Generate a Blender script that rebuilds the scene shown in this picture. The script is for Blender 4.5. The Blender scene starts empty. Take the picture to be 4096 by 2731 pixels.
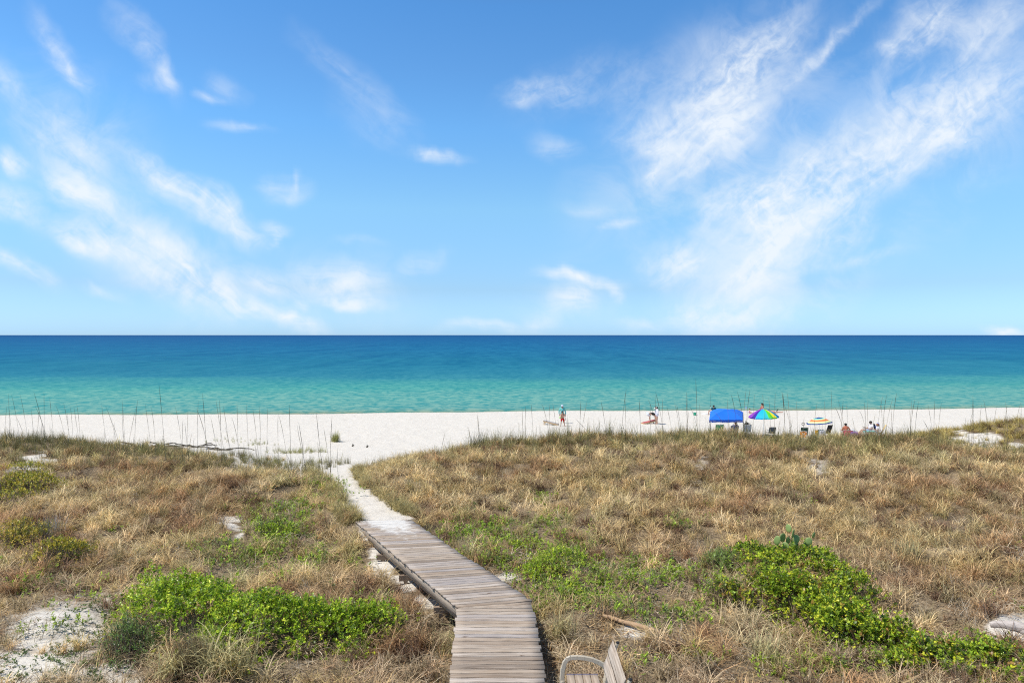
SKYTINT = [(0.008235724743777453, (0.24858288000000003, 0.406357275, 0.70414)), (0.08144216691068813, (0.2689668800000001, 0.36324959999999995, 0.4978559999999999)), (0.2278550512445095, (0.36687090000000006, 0.505689615, 0.54481117)), (0.3742679355783309, (0.3189456000000001, 0.5227784999999999, 0.6213378599999999)), (0.48407759882869694, (0.28705425000000007, 0.48546053999999994, 0.601758)), (0.6030380673499267, (0.24930465000000002, 0.46809737999999995, 0.6045860000000001)), (0.78, (0.3, 0.31, 0.33)), (1.0, (0.28, 0.27, 0.27))]
TINTMAX = 3.2
CLOUDC = (8.9,9.5,10.1)
WATER = [(0.0,(.20,.25,.16)),(.10,(.17,.29,.19)),(.20,(.11,.34,.29)),(.36,(.095,.345,.30)),(.40,(.058,.32,.285)),(.47,(.018,.195,.27)),(.53,(.009,.155,.25)),(.62,(.007,.135,.265)),(.75,(.006,.105,.255)),(.92,(.007,.082,.23)),(1,(.006,.056,.18))]
import bpy, math, random
import numpy as np
from mathutils import Vector, Matrix
random.seed(7); rng = np.random.RandomState(11)
S = bpy.context.scene
COL = S.collection
R = math.radians
F, CX, H0, CH = 683.0, 512.0, 334.5, 8.2     # focal length (px), centre column, horizon row, camera height

# ------------------------------------------------------------------ helpers
def tag(o, label=None, cat=None, group=None, kind=None):
    if label: o['label'] = label
    if cat: o['category'] = cat
    if group: o['group'] = group
    if kind: o['kind'] = kind
    return o

def empty(name, loc, rz=0.0):
    o = bpy.data.objects.new(name, None); COL.objects.link(o)
    o.location = loc; o.rotation_euler = (0, 0, rz); o.empty_display_size = .2
    return o

class MB:
    """collects shapes, builds one mesh object"""
    def __init__(s): s.v = []; s.f = []; s.m = []
    def add(s, verts, faces, mi=0):
        b = len(s.v); s.v += [tuple(p) for p in verts]
        s.f += [tuple(b+i for i in f) for f in faces]; s.m += [mi]*len(faces)
    def box(s, c, d, rot=None, mi=0, bev=0.0):
        x, y, z = d[0]/2, d[1]/2, d[2]/2
        if bev > 0:
            b = min(bev, x*.9, y*.9, z*.9)
            pts = []
            for zz, k in ((-z, b), (-z+b, 0), (z-b, 0), (z, b)):
                xx, yy = x-k, y-k
                pts += [(-xx, -yy, zz), (xx, -yy, zz), (xx, yy, zz), (-xx, yy, zz)]
            fs = [(3, 2, 1, 0), (12, 13, 14, 15)]
            for l in range(3):
                for i in range(4):
                    j = (i+1) % 4
                    fs.append((l*4+i, l*4+j, l*4+4+j, l*4+4+i))
        else:
            pts = [(-x,-y,-z),(x,-y,-z),(x,y,-z),(-x,y,-z),(-x,-y,z),(x,-y,z),(x,y,z),(-x,y,z)]
            fs = [(3,2,1,0),(4,5,6,7),(0,1,5,4),(1,2,6,5),(2,3,7,6),(3,0,4,7)]
        M = rot if rot is not None else Matrix.Identity(3)
        c = Vector(c)
        s.add([tuple(M @ Vector(p) + c) for p in pts], fs, mi)
    def bar(s, a, b, w, h, mi=0, bev=0.0, up=(0, 0, 1)):
        a, b = Vector(a), Vector(b); d = b-a; L = d.length
        x = d.normalized(); u = Vector(up)
        if abs(x.dot(u)) > .98: u = Vector((0, 1, 0))
        y = u.cross(x).normalized(); z = x.cross(y)
        M = Matrix((x, y, z)).transposed()
        s.box((a+b)/2, (L, w, h), M, mi, bev)
    def tube(s, pts, rad, n=8, mi=0, cap=True):
        pts = [Vector(p) for p in pts]
        if not hasattr(rad, '__len__'): rad = [rad]*len(pts)
        vs = []; fs = []; prev = None
        for i, p in enumerate(pts):
            t = (pts[min(i+1, len(pts)-1)]-pts[max(i-1, 0)]).normalized()
            if prev is None:
                a = Vector((0, 0, 1)) if abs(t.z) < .9 else Vector((0, 1, 0))
                u = t.cross(a).normalized()
            else:
                u = (prev - t*prev.dot(t)).normalized()
            prev = u; w = t.cross(u)
            for k in range(n):
                an = 2*math.pi*k/n
                vs.append(p + (u*math.cos(an)+w*math.sin(an))*rad[i])
        for i in range(len(pts)-1):
            for k in range(n):
                j = (k+1) % n
                fs.append((i*n+k, i*n+j, i*n+n+j, i*n+n+k))
        if cap:
            fs.append(tuple(reversed(range(n)))); fs.append(tuple(range((len(pts)-1)*n, len(pts)*n)))
        s.add(vs, fs, mi)
    def ball(s, c, r, n=10, m=7, mi=0, zmin=-1.0):
        if not hasattr(r, '__len__'): r = (r, r, r)
        vs = []; fs = []
        for i in range(m+1):
            th = math.acos(max(-1, min(1, 1-(1-zmin)*i/m)))
            for k in range(n):
                an = 2*math.pi*k/n
                vs.append((c[0]+r[0]*math.sin(th)*math.cos(an), c[1]+r[1]*math.sin(th)*math.sin(an), c[2]+r[2]*math.cos(th)))
        for i in range(m):
            for k in range(n):
                j = (k+1) % n
                fs.append((i*n+k, i*n+n+k, i*n+n+j, i*n+j))
        s.add(vs, fs, mi)
    def lathe(s, prof, n=16, c=(0, 0, 0), mi=0):
        vs = []; fs = []
        for r_, z_ in prof:
            for k in range(n):
                an = 2*math.pi*k/n
                vs.append((c[0]+r_*math.cos(an), c[1]+r_*math.sin(an), c[2]+z_))
        for i in range(len(prof)-1):
            for k in range(n):
                j = (k+1) % n
                fs.append((i*n+k, i*n+j, i*n+n+j, i*n+n+k))
        s.add(vs, fs, mi)
    def build(s, name, mats, parent=None, smooth=False):
        me = bpy.data.meshes.new(name); me.from_pydata(s.v, [], s.f)
        if not isinstance(mats, (list, tuple)): mats = [mats]
        for m in mats: me.materials.append(m)
        me.polygons.foreach_set('material_index', s.m)
        if smooth: me.polygons.foreach_set('use_smooth', [True]*len(s.f))
        me.update()
        o = bpy.data.objects.new(name, me); COL.objects.link(o)
        if parent: o.parent = parent
        return o

def npmesh(name, V, Fq, mats, parent=None, attrs=None, smooth=False, link=True):
    """numpy mesh with equal-sized faces; attrs: name -> (type, domain, data)"""
    me = bpy.data.meshes.new(name)
    V = np.asarray(V, np.float32); Fq = np.asarray(Fq, np.int32); n, k = Fq.shape
    me.vertices.add(len(V)); me.vertices.foreach_set('co', V.ravel())
    me.loops.add(n*k); me.loops.foreach_set('vertex_index', Fq.ravel())
    me.polygons.add(n); me.polygons.foreach_set('loop_start', np.arange(0, n*k, k, dtype=np.int32))
    me.polygons.foreach_set('loop_total', np.full(n, k, np.int32))
    if smooth: me.polygons.foreach_set('use_smooth', np.ones(n, bool))
    if not isinstance(mats, (list, tuple)): mats = [mats]
    for m in mats: me.materials.append(m)
    me.update(calc_edges=True)
    for an, (ty, dom, data) in (attrs or {}).items():
        a = me.attributes.new(an, ty, dom)
        a.data.foreach_set('vector' if ty == 'FLOAT_VECTOR' else 'value', np.asarray(data, np.int32 if ty == 'INT' else np.float32).ravel())
    o = bpy.data.objects.new(name, me)
    if link: COL.objects.link(o)
    if parent: o.parent = parent
    return o

# ------------------------------------------------------------------ numpy noise
_T = np.random.RandomState(3).rand(256, 256)
def vnoise(x, y, seed=0):
    x = np.asarray(x, float)+seed*17.31; y = np.asarray(y, float)+seed*9.77
    xi = np.floor(x).astype(int); yi = np.floor(y).astype(int)
    fx = x-xi; fy = y-yi; fx = fx*fx*(3-2*fx); fy = fy*fy*(3-2*fy)
    a = _T[xi % 256, yi % 256]; b = _T[(xi+1) % 256, yi % 256]
    c = _T[xi % 256, (yi+1) % 256]; d = _T[(xi+1) % 256, (yi+1) % 256]
    return (a*(1-fx)+b*fx)*(1-fy)+(c*(1-fx)+d*fx)*fy
def fbm(x, y, oct=4, seed=0):
    s = 0; a = .5; t = 0
    for i in range(oct):
        s = s+a*vnoise(x*2**i, y*2**i, seed+i*3); t += a; a *= .5
    return s/t
def sstep(t): t = np.clip(t, 0, 1); return t*t*(3-2*t)

# ------------------------------------------------------------------ terrain
PATH = np.array([(-3.3,18.6,2.12),(-3.9,20.9,2.57),(-4.75,22.6,2.5),(-6.45,26.8,2.32),(-8.15,31.4,1.85),(-9.6,38,1.0),(-11.5,48,0.03)])
PR   = np.array([1.0, 1.5, 1.5, 1.5, 2.2, 4.0, 6.0])
PHW  = np.array([.4, .72, .62, .42, .75, 2.2, 3.0])
def pathinfo(X, Y):
    best = np.full(np.shape(X), 1e9); z = np.zeros(np.shape(X)); r = np.ones(np.shape(X)); hw = np.ones(np.shape(X))
    for i in range(len(PATH)-1):
        a, b = PATH[i], PATH[i+1]; dx, dy = b[0]-a[0], b[1]-a[1]; L2 = dx*dx+dy*dy
        t = np.clip(((X-a[0])*dx+(Y-a[1])*dy)/L2, 0, 1)
        d = np.hypot(X-a[0]-t*dx, Y-a[1]-t*dy); m = d < best
        best = np.where(m, d, best); z = np.where(m, a[2]+t*(b[2]-a[2]), z)
        r = np.where(m, PR[i]+t*(PR[i+1]-PR[i]), r); hw = np.where(m, PHW[i]+t*(PHW[i+1]-PHW[i]), hw)
    return best, z, r, hw
def shore(X): return 74.0+.065*X+.5*np.sin(X*.11+1)+.25*np.sin(X*.37)
def terr(X, Y):
    X = np.asarray(X, float); Y = np.asarray(Y, float)
    zc = np.interp(X, [-60,-30,-22,-18,-15,-11,-8,-6,-3.5,-1.7,2,5,10,15,20,24,30,60], [2.5,2.45,2.3,2.1,1.95,1.85,1.75,1.98,2.2,2.5,2.74,2.84,2.82,2.80,2.72,2.38,2.2,2.3])
    yc = np.interp(X, [-60,-30,-22,-16,-9,-7,-3,0,10,19,24,30,60], [36,36,35,31,30,31,33,34,35,34,31,30,30])
    ye = np.interp(X, [-60,-30,-16,-9,-6,0,20,30], [50,50,53,50,47,47,48,48])
    gl = np.interp(X, [-26,-19,-9,-6], [0.2,.8,.8,0])
    base = 2.05
    t = sstep((Y-17)/(yc-17)); z = base+(zc-base)*t
    u = np.clip((Y-yc)/(ye-yc), 0, 1); t2 = sstep(u)*(1-gl)+(1-(1-u)**1.25)*gl
    z = np.where(Y > yc, zc*(1-t2), z)
    z = np.maximum(z, 2.15*np.exp(-((X-37)/8.5)**2-((Y-47)/5.0)**2)+1.0*np.exp(-((X-26)/6)**2-((Y-40)/6)**2))
    dune = sstep((49-Y)/8)
    z = z+dune*((fbm(X/4.2, Y/4.2, 3, 1)-.5)*.66+(fbm(X/1.1, Y/1.1, 2, 5)-.5)*.34)
    z = z+.50*np.exp(-((X+10)/2.5)**2-((Y-27)/2.6)**2)+.45*np.exp(-((X+3.6)/1.8)**2-((Y-27.5)/3)**2)
    d, pz, pr, hw = pathinfo(X, Y)
    w = sstep(1-(d-hw)/(pr*.9)); z = z*(1-w)+(pz+(fbm(X/.7, Y/.7, 2, 8)-.5)*.05)*w
    z = z+(1-dune)*((fbm(X/.8, Y/.8, 2, 9)-.5)*.085+(fbm(X/6, Y/6, 2, 12)-.5)*.12)
    s = Y-shore(X)
    zb = np.where(s < 0, -.16+.2*sstep(-s/1.6), -.16-.05*s)
    k = sstep((s+3)/2.0); z = z*(1-k)+zb*k
    return np.maximum(z, -6)
def tz(x, y): return float(terr(np.array([x]), np.array([y]))[0])
def proj(X, Y, Z): return CX+X/Y*F, H0+(CH-Z)/Y*F
def at(px, py, Y): return Vector(((px-CX)/F*Y, Y, CH-(py-H0)/F*Y))
def ray(px, py, y0=8.0, y1=78.0):
    Y = np.linspace(y0, y1, 3000); X = (px-CX)/F*Y; Z = CH-(py-H0)/F*Y
    h = terr(X, Y); m = np.where(Z <= h)[0]
    i = m[0] if len(m) else len(Y)-1
    return Vector((float(X[i]), float(Y[i]), float(h[i])))
def S4(x, y): return x/4.0, y/4.0            # source pixel -> 1024 px

# ------------------------------------------------------------------ materials
def newmat(name):
    m = bpy.data.materials.new(name); m.use_nodes = True
    nt = m.node_tree; b = nt.nodes['Principled BSDF']
    return m, nt, b
def N(nt, t, **k):
    n = nt.nodes.new(t)
    for a, v in k.items(): setattr(n, a, v)
    return n
def L(nt, a, b): nt.links.new(a, b)
def mixc(nt, fac, a, b, bt='MIX'):
    n = N(nt, 'ShaderNodeMix', data_type='RGBA', blend_type=bt)
    for i, v in ((0, fac), (6, a), (7, b)):
        if hasattr(v, 'is_linked') or hasattr(v, 'links'): L(nt, v, n.inputs[i])
        else: n.inputs[i].default_value = v if i == 0 else (*v[:3], 1)
    return n.outputs[2]
def math_(nt, op, a, b=None, c=None, clamp=False):
    n = N(nt, 'ShaderNodeMath', operation=op); n.use_clamp = clamp
    for i, v in enumerate((a, b, c)):
        if v is None: continue
        if hasattr(v, 'links'): L(nt, v, n.inputs[i])
        else: n.inputs[i].default_value = v
    return n.outputs[0]
def noise(nt, scale, detail=3, rough=.5, vec=None, dist=0.0):
    n = N(nt, 'ShaderNodeTexNoise'); n.inputs['Scale'].default_value = scale
    n.inputs['Detail'].default_value = detail; n.inputs['Roughness'].default_value = rough
    n.inputs['Distortion'].default_value = dist
    if vec is not None: L(nt, vec, n.inputs['Vector'])
    return n.outputs['Fac']
def mapping(nt, vec, scale=(1,1,1), rot=(0,0,0), loc=(0,0,0), ty='POINT'):
    n = N(nt, 'ShaderNodeMapping', vector_type=ty); L(nt, vec, n.inputs[0])
    n.inputs['Location'].default_value = loc; n.inputs['Rotation'].default_value = rot; n.inputs['Scale'].default_value = scale
    return n.outputs[0]
def ramp(nt, fac, stops):
    n = N(nt, 'ShaderNodeValToRGB'); L(nt, fac, n.inputs[0]); e = n.color_ramp.elements
    while len(e) < len(stops): e.new(.5)
    for i, (p, c) in enumerate(stops): e[i].position = p; e[i].color = (*c[:3], 1)
    return n.outputs[0]
def attr(nt, name, ty='GEOMETRY'):
    n = N(nt, 'ShaderNodeAttribute', attribute_type=ty); n.attribute_name = name; return n
def mrange(nt, v, a, b, c=0.0, d=1.0, smooth=False):
    n = N(nt, 'ShaderNodeMapRange'); L(nt, v, n.inputs[0])
    if smooth: n.interpolation_type = 'SMOOTHSTEP'
    for i, x in ((1, a), (2, b), (3, c), (4, d)): n.inputs[i].default_value = x
    return n.outputs[0]
_pl = {}
def plain(name, col, rough=.7, var=.12, scale=12.0, spec=.3, bump=0.0, metal=0.0):
    """a painted / woven / moulded surface with slight mottling"""
    key = (name, col, rough)
    if key in _pl: return _pl[key]
    m, nt, b = newmat(name)
    tc = N(nt, 'ShaderNodeTexCoord').outputs['Object']
    f = noise(nt, scale, 4, .6, tc)
    c = mixc(nt, f, tuple(x*(1-var) for x in col), tuple(min(1, x*(1+var)) for x in col))
    L(nt, c, b.inputs['Base Color']); b.inputs['Roughness'].default_value = rough
    b.inputs['Specular IOR Level'].default_value = spec; b.inputs['Metallic'].default_value = metal
    if bump:
        bp = N(nt, 'ShaderNodeBump'); bp.inputs['Strength'].default_value = bump; bp.inputs['Distance'].default_value = .01
        L(nt, f, bp.inputs['Height']); L(nt, bp.outputs[0], b.inputs['Normal'])
    _pl[key] = m; return m
# ------------------------------------------------------------------ camera, sun, sky
cam = bpy.data.objects.new('camera', bpy.data.cameras.new('camera')); COL.objects.link(cam)
cam.data.sensor_width = 36; cam.data.lens = F/1024*36; cam.location = (0, 0, CH)
cam.rotation_euler = (R(90), 0, 0); cam.data.shift_y = -(341-H0)/1024.0
cam.data.clip_end = 80000; cam.data.clip_start = .1
S.camera = cam
S.view_settings.view_transform = 'Standard'; S.view_settings.look = 'None'
S.view_settings.exposure = 0; S.view_settings.gamma = 1; S.view_settings.use_curve_mapping = False
S.cycles.use_denoising = False; S.cycles.pixel_filter_type = 'BLACKMAN_HARRIS'; S.cycles.filter_width = 1.15
S.cycles.max_bounces = 6; S.cycles.diffuse_bounces = 3; S.cycles.glossy_bounces = 2; S.cycles.transmission_bounces = 3

SUN_EL, SUN_AZ = 60.0, -104.0            # azimuth from +Y, negative = to the left, a little behind the camera
sd = Vector((math.sin(R(SUN_AZ))*math.cos(R(SUN_EL)), math.cos(R(SUN_AZ))*math.cos(R(SUN_EL)), math.sin(R(SUN_EL))))
sl = bpy.data.lights.new('sun', 'SUN'); sl.energy = 4.6; sl.angle = R(.55); sl.color = (1, .95, .87)
so = bpy.data.objects.new('sun', sl); COL.objects.link(so); so.location = sd*60
so.rotation_euler = (-sd).to_track_quat('-Z', 'Y').to_euler()

W = bpy.data.worlds.new("World"); S.world = W; W.use_nodes = True
nt = W.node_tree; bg = nt.nodes['Background']
sky = N(nt, 'ShaderNodeTexSky', sky_type='NISHITA'); sky.sun_disc = False
sky.sun_elevation = R(SUN_EL); sky.sun_rotation = R(SUN_AZ); sky.air_density = 1.0; sky.dust_density = .3; sky.ozone_density = 3.0
tc = N(nt, 'ShaderNodeTexCoord').outputs['Generated']
sep = N(nt, 'ShaderNodeSeparateXYZ'); L(nt, tc, sep.inputs[0])
elev = math_(nt, 'DIVIDE', sep.outputs[2], math_(nt, 'SQRT', math_(nt, 'MULTIPLY_ADD', sep.outputs[0], sep.outputs[0], math_(nt, 'MULTIPLY', sep.outputs[1], sep.outputs[1]))))
tint = ramp(nt, mrange(nt, elev, 0, .8), SKYTINT)
tsc = N(nt, 'ShaderNodeVectorMath', operation='SCALE'); L(nt, tint, tsc.inputs[0]); tsc.inputs['Scale'].default_value = TINTMAX
bmul = N(nt, 'ShaderNodeVectorMath', operation='MULTIPLY'); L(nt, sky.outputs[0], bmul.inputs[0]); L(nt, tsc.outputs[0], bmul.inputs[1]); base = bmul.outputs[0]

GA = [(63,52,48,12,57,.55),(74,70,22,7,60,.5),(147,48,58,12,57,.45),(172,78,20,6,75,.5),(155,88,18,8,5,.35),(8,78,34,12,50,.5),
(60,135,52,28,40,.5),(85,158,32,20,70,.4),(8,160,22,11,20,.85),(80,190,42,14,32,.9),(15,202,38,15,25,.8),(190,195,92,13,33,.85),
(235,224,38,8,45,.5),(85,240,32,14,25,.9),(150,255,74,26,28,1.0),(200,277,62,21,30,.95),(240,303,46,10,28,.85),(275,288,32,12,25,.7),
(25,270,42,9,32,.75),(100,297,27,5,15,.35),(350,75,66,14,40,.22),(378,122,44,22,35,.2),(214,105,15,5,12,.5),(232,95,20,11,30,.28)]
GC = [(278,228,18,8,0,.65),(280,241,12,4,-60,.5),(340,285,42,18,0,.8),(345,304,38,7,0,.75),(290,325,34,7,10,.85),(295,312,10,4,0,.5),
(437,159,32,6,3,.6),(240,131,28,5,8,.33),(280,192,27,9,0,.42),(288,181,10,3,-80,.4),(420,262,27,10,-20,.3),(118,130,13,5,0,.25),
(360,243,30,4,-5,.2),(490,327,50,5,0,.5),(580,280,38,6,5,.85),(613,292,14,6,80,.55),(570,302,24,13,-10,.75),(540,318,13,9,0,.4),
(627,222,22,4,-3,.5),(595,208,27,6,0,.25),(1010,332,20,5,10,.85),(640,330,32,5,0,.4),(520,108,16,6,-10,.42),(545,150,27,10,20,.28),(665,146,34,9,15,.5)]
GB = [(730,92,115,26,-50,.8),(725,135,44,22,-50,.85),(655,130,52,18,-20,.6),(735,60,54,26,-35,.5),(660,168,20,8,-70,.65),
(702,169,32,5,-15,.55),(825,45,80,6,-42,.42),(805,68,60,5,-45,.32),(925,28,44,26,-45,.65),(895,42,12,8,0,.4),(990,30,44,22,-35,.55),
(960,60,44,10,-45,.32),(871,157,180,34,-30,.8),(960,115,90,32,-22,.55),(790,215,54,38,-50,.95),(735,205,40,22,-10,.65),(770,250,50,24,-60,.85),
(685,265,44,19,5,.7),(750,282,38,15,-30,.85),(730,315,60,14,-5,.65),(700,322,28,10,0,.45),(862,262,50,6,-15,.32),(850,232,44,16,-45,.4),
(540,95,40,13,-10,.36),(565,85,66,22,-30,.18),(640,90,60,30,-35,.2)]
VEIL = [(70,150,110,60,50,.36),(165,258,130,42,25,.5),(330,290,90,36,0,.3),(715,115,160,66,-45,.6),(875,165,200,70,-32,.6),(765,268,110,60,-38,.65),(955,38,90,50,-40,.5),(575,300,60,28,0,.3)]
L(nt, base, bg.inputs[0]); bg.inputs[1].default_value = .10

# ------------------------------------------------------------------ high cirrus: a curved sheet of cloud far out over the sea
cpx = np.arange(-260, 1290, 4.0); cpy = np.arange(-190, 337.1, 3.0)
QX, QY = np.meshgrid(cpx, cpy)
wx_ = (fbm(QX/60, QY/60, 4, 101)-.5)*34+(fbm(QX/16, QY/16, 3, 103)-.5)*9; wy_ = (fbm(QX/60, QY/60, 4, 107)-.5)*26+(fbm(QX/16, QY/16, 3, 109)-.5)*8
def cmask(G, k=1.0, kw=1.0):
    acc = np.zeros(QX.shape)
    for cx, cy, hl, hw, an, st in G:
        c_, s_ = math.cos(R(an)), math.sin(R(an)); dx, dy = QX+wx_-cx, QY+wy_-cy
        u, v = (dx*c_+dy*s_)/(hl*1.45*k), (-dx*s_+dy*c_)/(hw*1.75*kw)
        m_ = st*sstep(1-np.sqrt(u*u+v*v)); acc = acc+m_*(1-np.clip(acc, 0, 1))
    return acc
Dx = (QX-CX)/F; Dz = (H0-QY)/F; ln_ = np.sqrt(Dx**2+1+Dz**2); RC = 25000.0
ny, nx = QX.shape; idx = np.arange(nx*ny).reshape(ny, nx)
Fc = np.stack([idx[:-1,:-1], idx[:-1,1:], idx[1:,1:], idx[1:,:-1]], -1).reshape(-1, 4)
m = bpy.data.materials.new('cirrus'); m.use_nodes = True; nt = m.node_tree; nt.nodes.remove(nt.nodes['Principled BSDF'])
uvn = attr(nt, 'dir2').outputs['Vector']
def layer(name, ang, sx, sy, fine, lo, hi, lo2=.12):
    q = mapping(nt, uvn, (sx, sy, 1), (0, 0, R(ang)), (0, 0, 0), 'TEXTURE')
    n1 = noise(nt, 1.0, 7, .58, q, .9); n2 = noise(nt, fine, 5, .6, uvn, .5)
    t = math_(nt, 'ADD', math_(nt, 'MULTIPLY', n1, .62), math_(nt, 'MULTIPLY', n2, .38))
    return math_(nt, 'MULTIPLY', attr(nt, name).outputs['Fac'], mrange(nt, t, lo, hi, lo2, 1.2, True))
cA = layer('mA', 38, 1.3, .30, 5.0, .30, .68); cB = layer('mB', -40, 1.0, .26, 9.0, .32, .68, .15); cC = layer('mC', 2, .9, .2, 6.0, .28, .66)
cV = math_(nt, 'MULTIPLY', attr(nt, 'mV').outputs['Fac'], mrange(nt, noise(nt, 1.2, 7, .62, uvn, 1.0), .34, .70, .05, .9, True))
cl = math_(nt, 'ADD', math_(nt, 'ADD', cA, cB), cC)
cl = math_(nt, 'ADD', cl, math_(nt, 'MULTIPLY', cV, math_(nt, 'SUBTRACT', 1.0, cl, clamp=True)))
mq = mapping(nt, uvn, (.016, .02, 1), (0, 0, R(-25)), (9.63, 1.415, 0), 'TEXTURE')
ml = N(nt, 'ShaderNodeVectorMath', operation='LENGTH'); L(nt, mq, ml.inputs[0])
cl = math_(nt, 'MINIMUM', math_(nt, 'MAXIMUM', cl, mrange(nt, ml.outputs['Value'], .7, 1.1, .6, 0)), .92)
em = N(nt, 'ShaderNodeEmission'); em.inputs[0].default_value = (*[c_/10 for c_ in CLOUDC], 1); trn = N(nt, 'ShaderNodeBsdfTransparent')
mx = N(nt, 'ShaderNodeMixShader'); L(nt, cl, mx.inputs[0]); L(nt, trn.outputs[0], mx.inputs[1]); L(nt, em.outputs[0], mx.inputs[2]); L(nt, mx.outputs[0], nt.nodes['Material Output'].inputs[0])
edge = np.minimum(1, np.minimum(QX-cpx[0], cpx[-1]-QX)/120)*np.minimum(1, (QY-cpy[0])/120)
clouds = npmesh('clouds', np.stack([(Dx/ln_*RC).ravel(), (1/ln_*RC).ravel(), (Dz/ln_*RC).ravel()+CH], -1), Fc, m, smooth=True, attrs={
    'dir2': ('FLOAT_VECTOR', 'POINT', np.stack([(QX+wx_*.6).ravel()/100, (QY+wy_*.6).ravel()/100, 0*QX.ravel()], -1)),
    'mA': ('FLOAT', 'POINT', (cmask(GA)*edge).ravel()), 'mB': ('FLOAT', 'POINT', (cmask(GB)*edge).ravel()), 'mC': ('FLOAT', 'POINT', (cmask(GC)*edge).ravel()), 'mV': ('FLOAT', 'POINT', (cmask(VEIL)*edge).ravel())})
tag(clouds, kind='structure')


# ------------------------------------------------------------------ ground sheet
def axis(pts):
    out = []
    for (a, b, st) in pts: out += list(np.arange(a, b, st))
    out.append(pts[-1][1]); return np.array(out)
gx = axis([(-6000,-400,700),(-400,-100,20),(-100,-60,2),(-60,-26,.4),(-26,26,.2),(26,60,.4),(60,100,2),(100,400,20),(400,6000,700)])
gy = axis([(-300,-20,20),(-20,6,1),(6,36,.16),(36,60,.25),(60,80,.3),(80,130,2),(130,400,30)])
GX, GY = np.meshgrid(gx, gy)
GZ = terr(GX, GY)

# photo-derived patches, turned into places on the ground.  (cx, cy, rx, ry, amount) in 1024 px, read on the terrain surface
def blobs(Bl, px, py):
    a = np.zeros(np.shape(px))
    for cx, cy, rx, ry, v in Bl:
        d = np.sqrt(((px-cx)/rx)**2+((py-cy)/ry)**2)
        a = np.maximum(a, v*sstep((1.38-d)/.85))
    return a
BARE = [(36,461,20,8,.95),(20,468,14,6,.6),(231,527,10,10,.85),(60,632,62,34,.70),(20,668,60,14,.9),(105,672,50,10,.65),(95,600,40,8,.4),(318,462,48,15,1.0),(338,467,22,13,1.0),(300,450,66,9,.85),(389,566,11,14,.95),(377,553,9,8,.8),(402,582,13,9,.9),
 (425,597,15,7,.9),(1016,628,30,14,.97),(985,640,18,6,.5),(505,578,10,5,.8),(817,470,16,9,.5),(702,460,14,8,.45),(560,472,10,4,.3),(300,476,22,5,.35),
 (265,452,52,9,.78),(310,462,42,11,.9),(230,446,30,5,.6),(325,475,22,9,.8),(285,457,60,14,.72),(330,455,30,14,.85),(1000,447,30,6,.9),(975,436,28,7,.85),(345,455,30,16,.95),(634,631,28,8,.6),(640,560,10,4,.4)]
GREEN = [(514,538,70,20,1.0),(555,552,40,16,1.0),(595,588,84,28,1.0),(650,585,50,22,.8),(500,560,40,16,.9),(537,497,22,6,.8),(680,524,22,7,.55),(280,520,34,24,1.0),(262,562,90,18,.85),
 (310,494,40,12,.55),(640,620,60,16,.8),(700,583,40,16,.7),(74,596,26,7,.6),(860,668,90,14,.55),(680,668,70,10,.45),(40,592,30,5,.4),(465,525,18,10,.5),(800,500,20,6,.25),(350,600,50,7,.3)]
def fields(X, Y):
    Z = terr(X, Y); px, py = proj(X, np.maximum(Y, 2.0), Z)
    wx = (fbm(X*.9, Y*.9, 3, 21)-.5)*.9; 
    jx = px+(fbm(X*1.3, Y*1.3, 3, 31)-.5)*40; jy = py+(fbm(X*1.3, Y*1.3, 3, 37)-.5)*20
    bare = blobs(BARE, jx, jy)
    d, pz, pr, hw = pathinfo(X, Y)
    edge = hw*(1+.5*(fbm(X*1.5, Y*1.5, 3, 41)-.5))
    onpath = sstep(1-(d-edge)/.35)*(Y > 19.6)
    bare = np.maximum(bare, onpath)
    lim = np.interp(X, [-60,-24,-14,-8,0,20,26,60], [44,42,39,36,40,41,44,54])+(fbm(X*.35, Y*.35, 3, 44)-.5)*6
    lim = np.where(X > 26, np.maximum(lim, 51), lim)
    beach = sstep((Y-lim)/3.0)
    dens = (1-bare)*(1-beach)
    green = blobs(GREEN, jx, jy)
    return dens, green, px, py, Z, beach
gd, gg, _, _, _, gb = fields(GX, np.maximum(GY, 5))
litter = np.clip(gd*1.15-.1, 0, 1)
nx, ny = len(gx), len(gy)
idx = np.arange(nx*ny).reshape(ny, nx)
Fq = np.stack([idx[:-1,:-1], idx[:-1,1:], idx[1:,1:], idx[1:,:-1]], -1).reshape(-1, 4)
m, nt, b = newmat('sand')
pos = N(nt, 'ShaderNodeNewGeometry').outputs['Position']
n1 = noise(nt, 1.3, 5, .6, pos); n2 = noise(nt, 22, 4, .65, pos); n3 = noise(nt, 3.4, 6, .7, mapping(nt, pos, (.5, 1.6, 1)))
sand = mixc(nt, n1, (.63, .585, .51), (.75, .705, .63))
sand = mixc(nt, math_(nt, 'MULTIPLY', mrange(nt, n3, .52, .72), .5), sand, (.47, .435, .385))
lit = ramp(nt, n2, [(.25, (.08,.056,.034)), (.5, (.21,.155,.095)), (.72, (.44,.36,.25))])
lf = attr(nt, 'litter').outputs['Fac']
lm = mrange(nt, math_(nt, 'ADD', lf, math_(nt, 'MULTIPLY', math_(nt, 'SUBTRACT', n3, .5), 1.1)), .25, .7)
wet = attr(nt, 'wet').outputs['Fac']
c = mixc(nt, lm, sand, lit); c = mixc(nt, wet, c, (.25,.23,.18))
L(nt, c, b.inputs['Base Color']); b.inputs['Roughness'].default_value = .9; b.inputs['Specular IOR Level'].default_value = .15
h = math_(nt, 'ADD', noise(nt, 2.6, 5, .65, pos), math_(nt, 'MULTIPLY', noise(nt, 40, 3, .6, pos), .12))
bp = N(nt, 'ShaderNodeBump'); bp.inputs['Strength'].default_value = .6; bp.inputs['Distance'].default_value = .2
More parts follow.
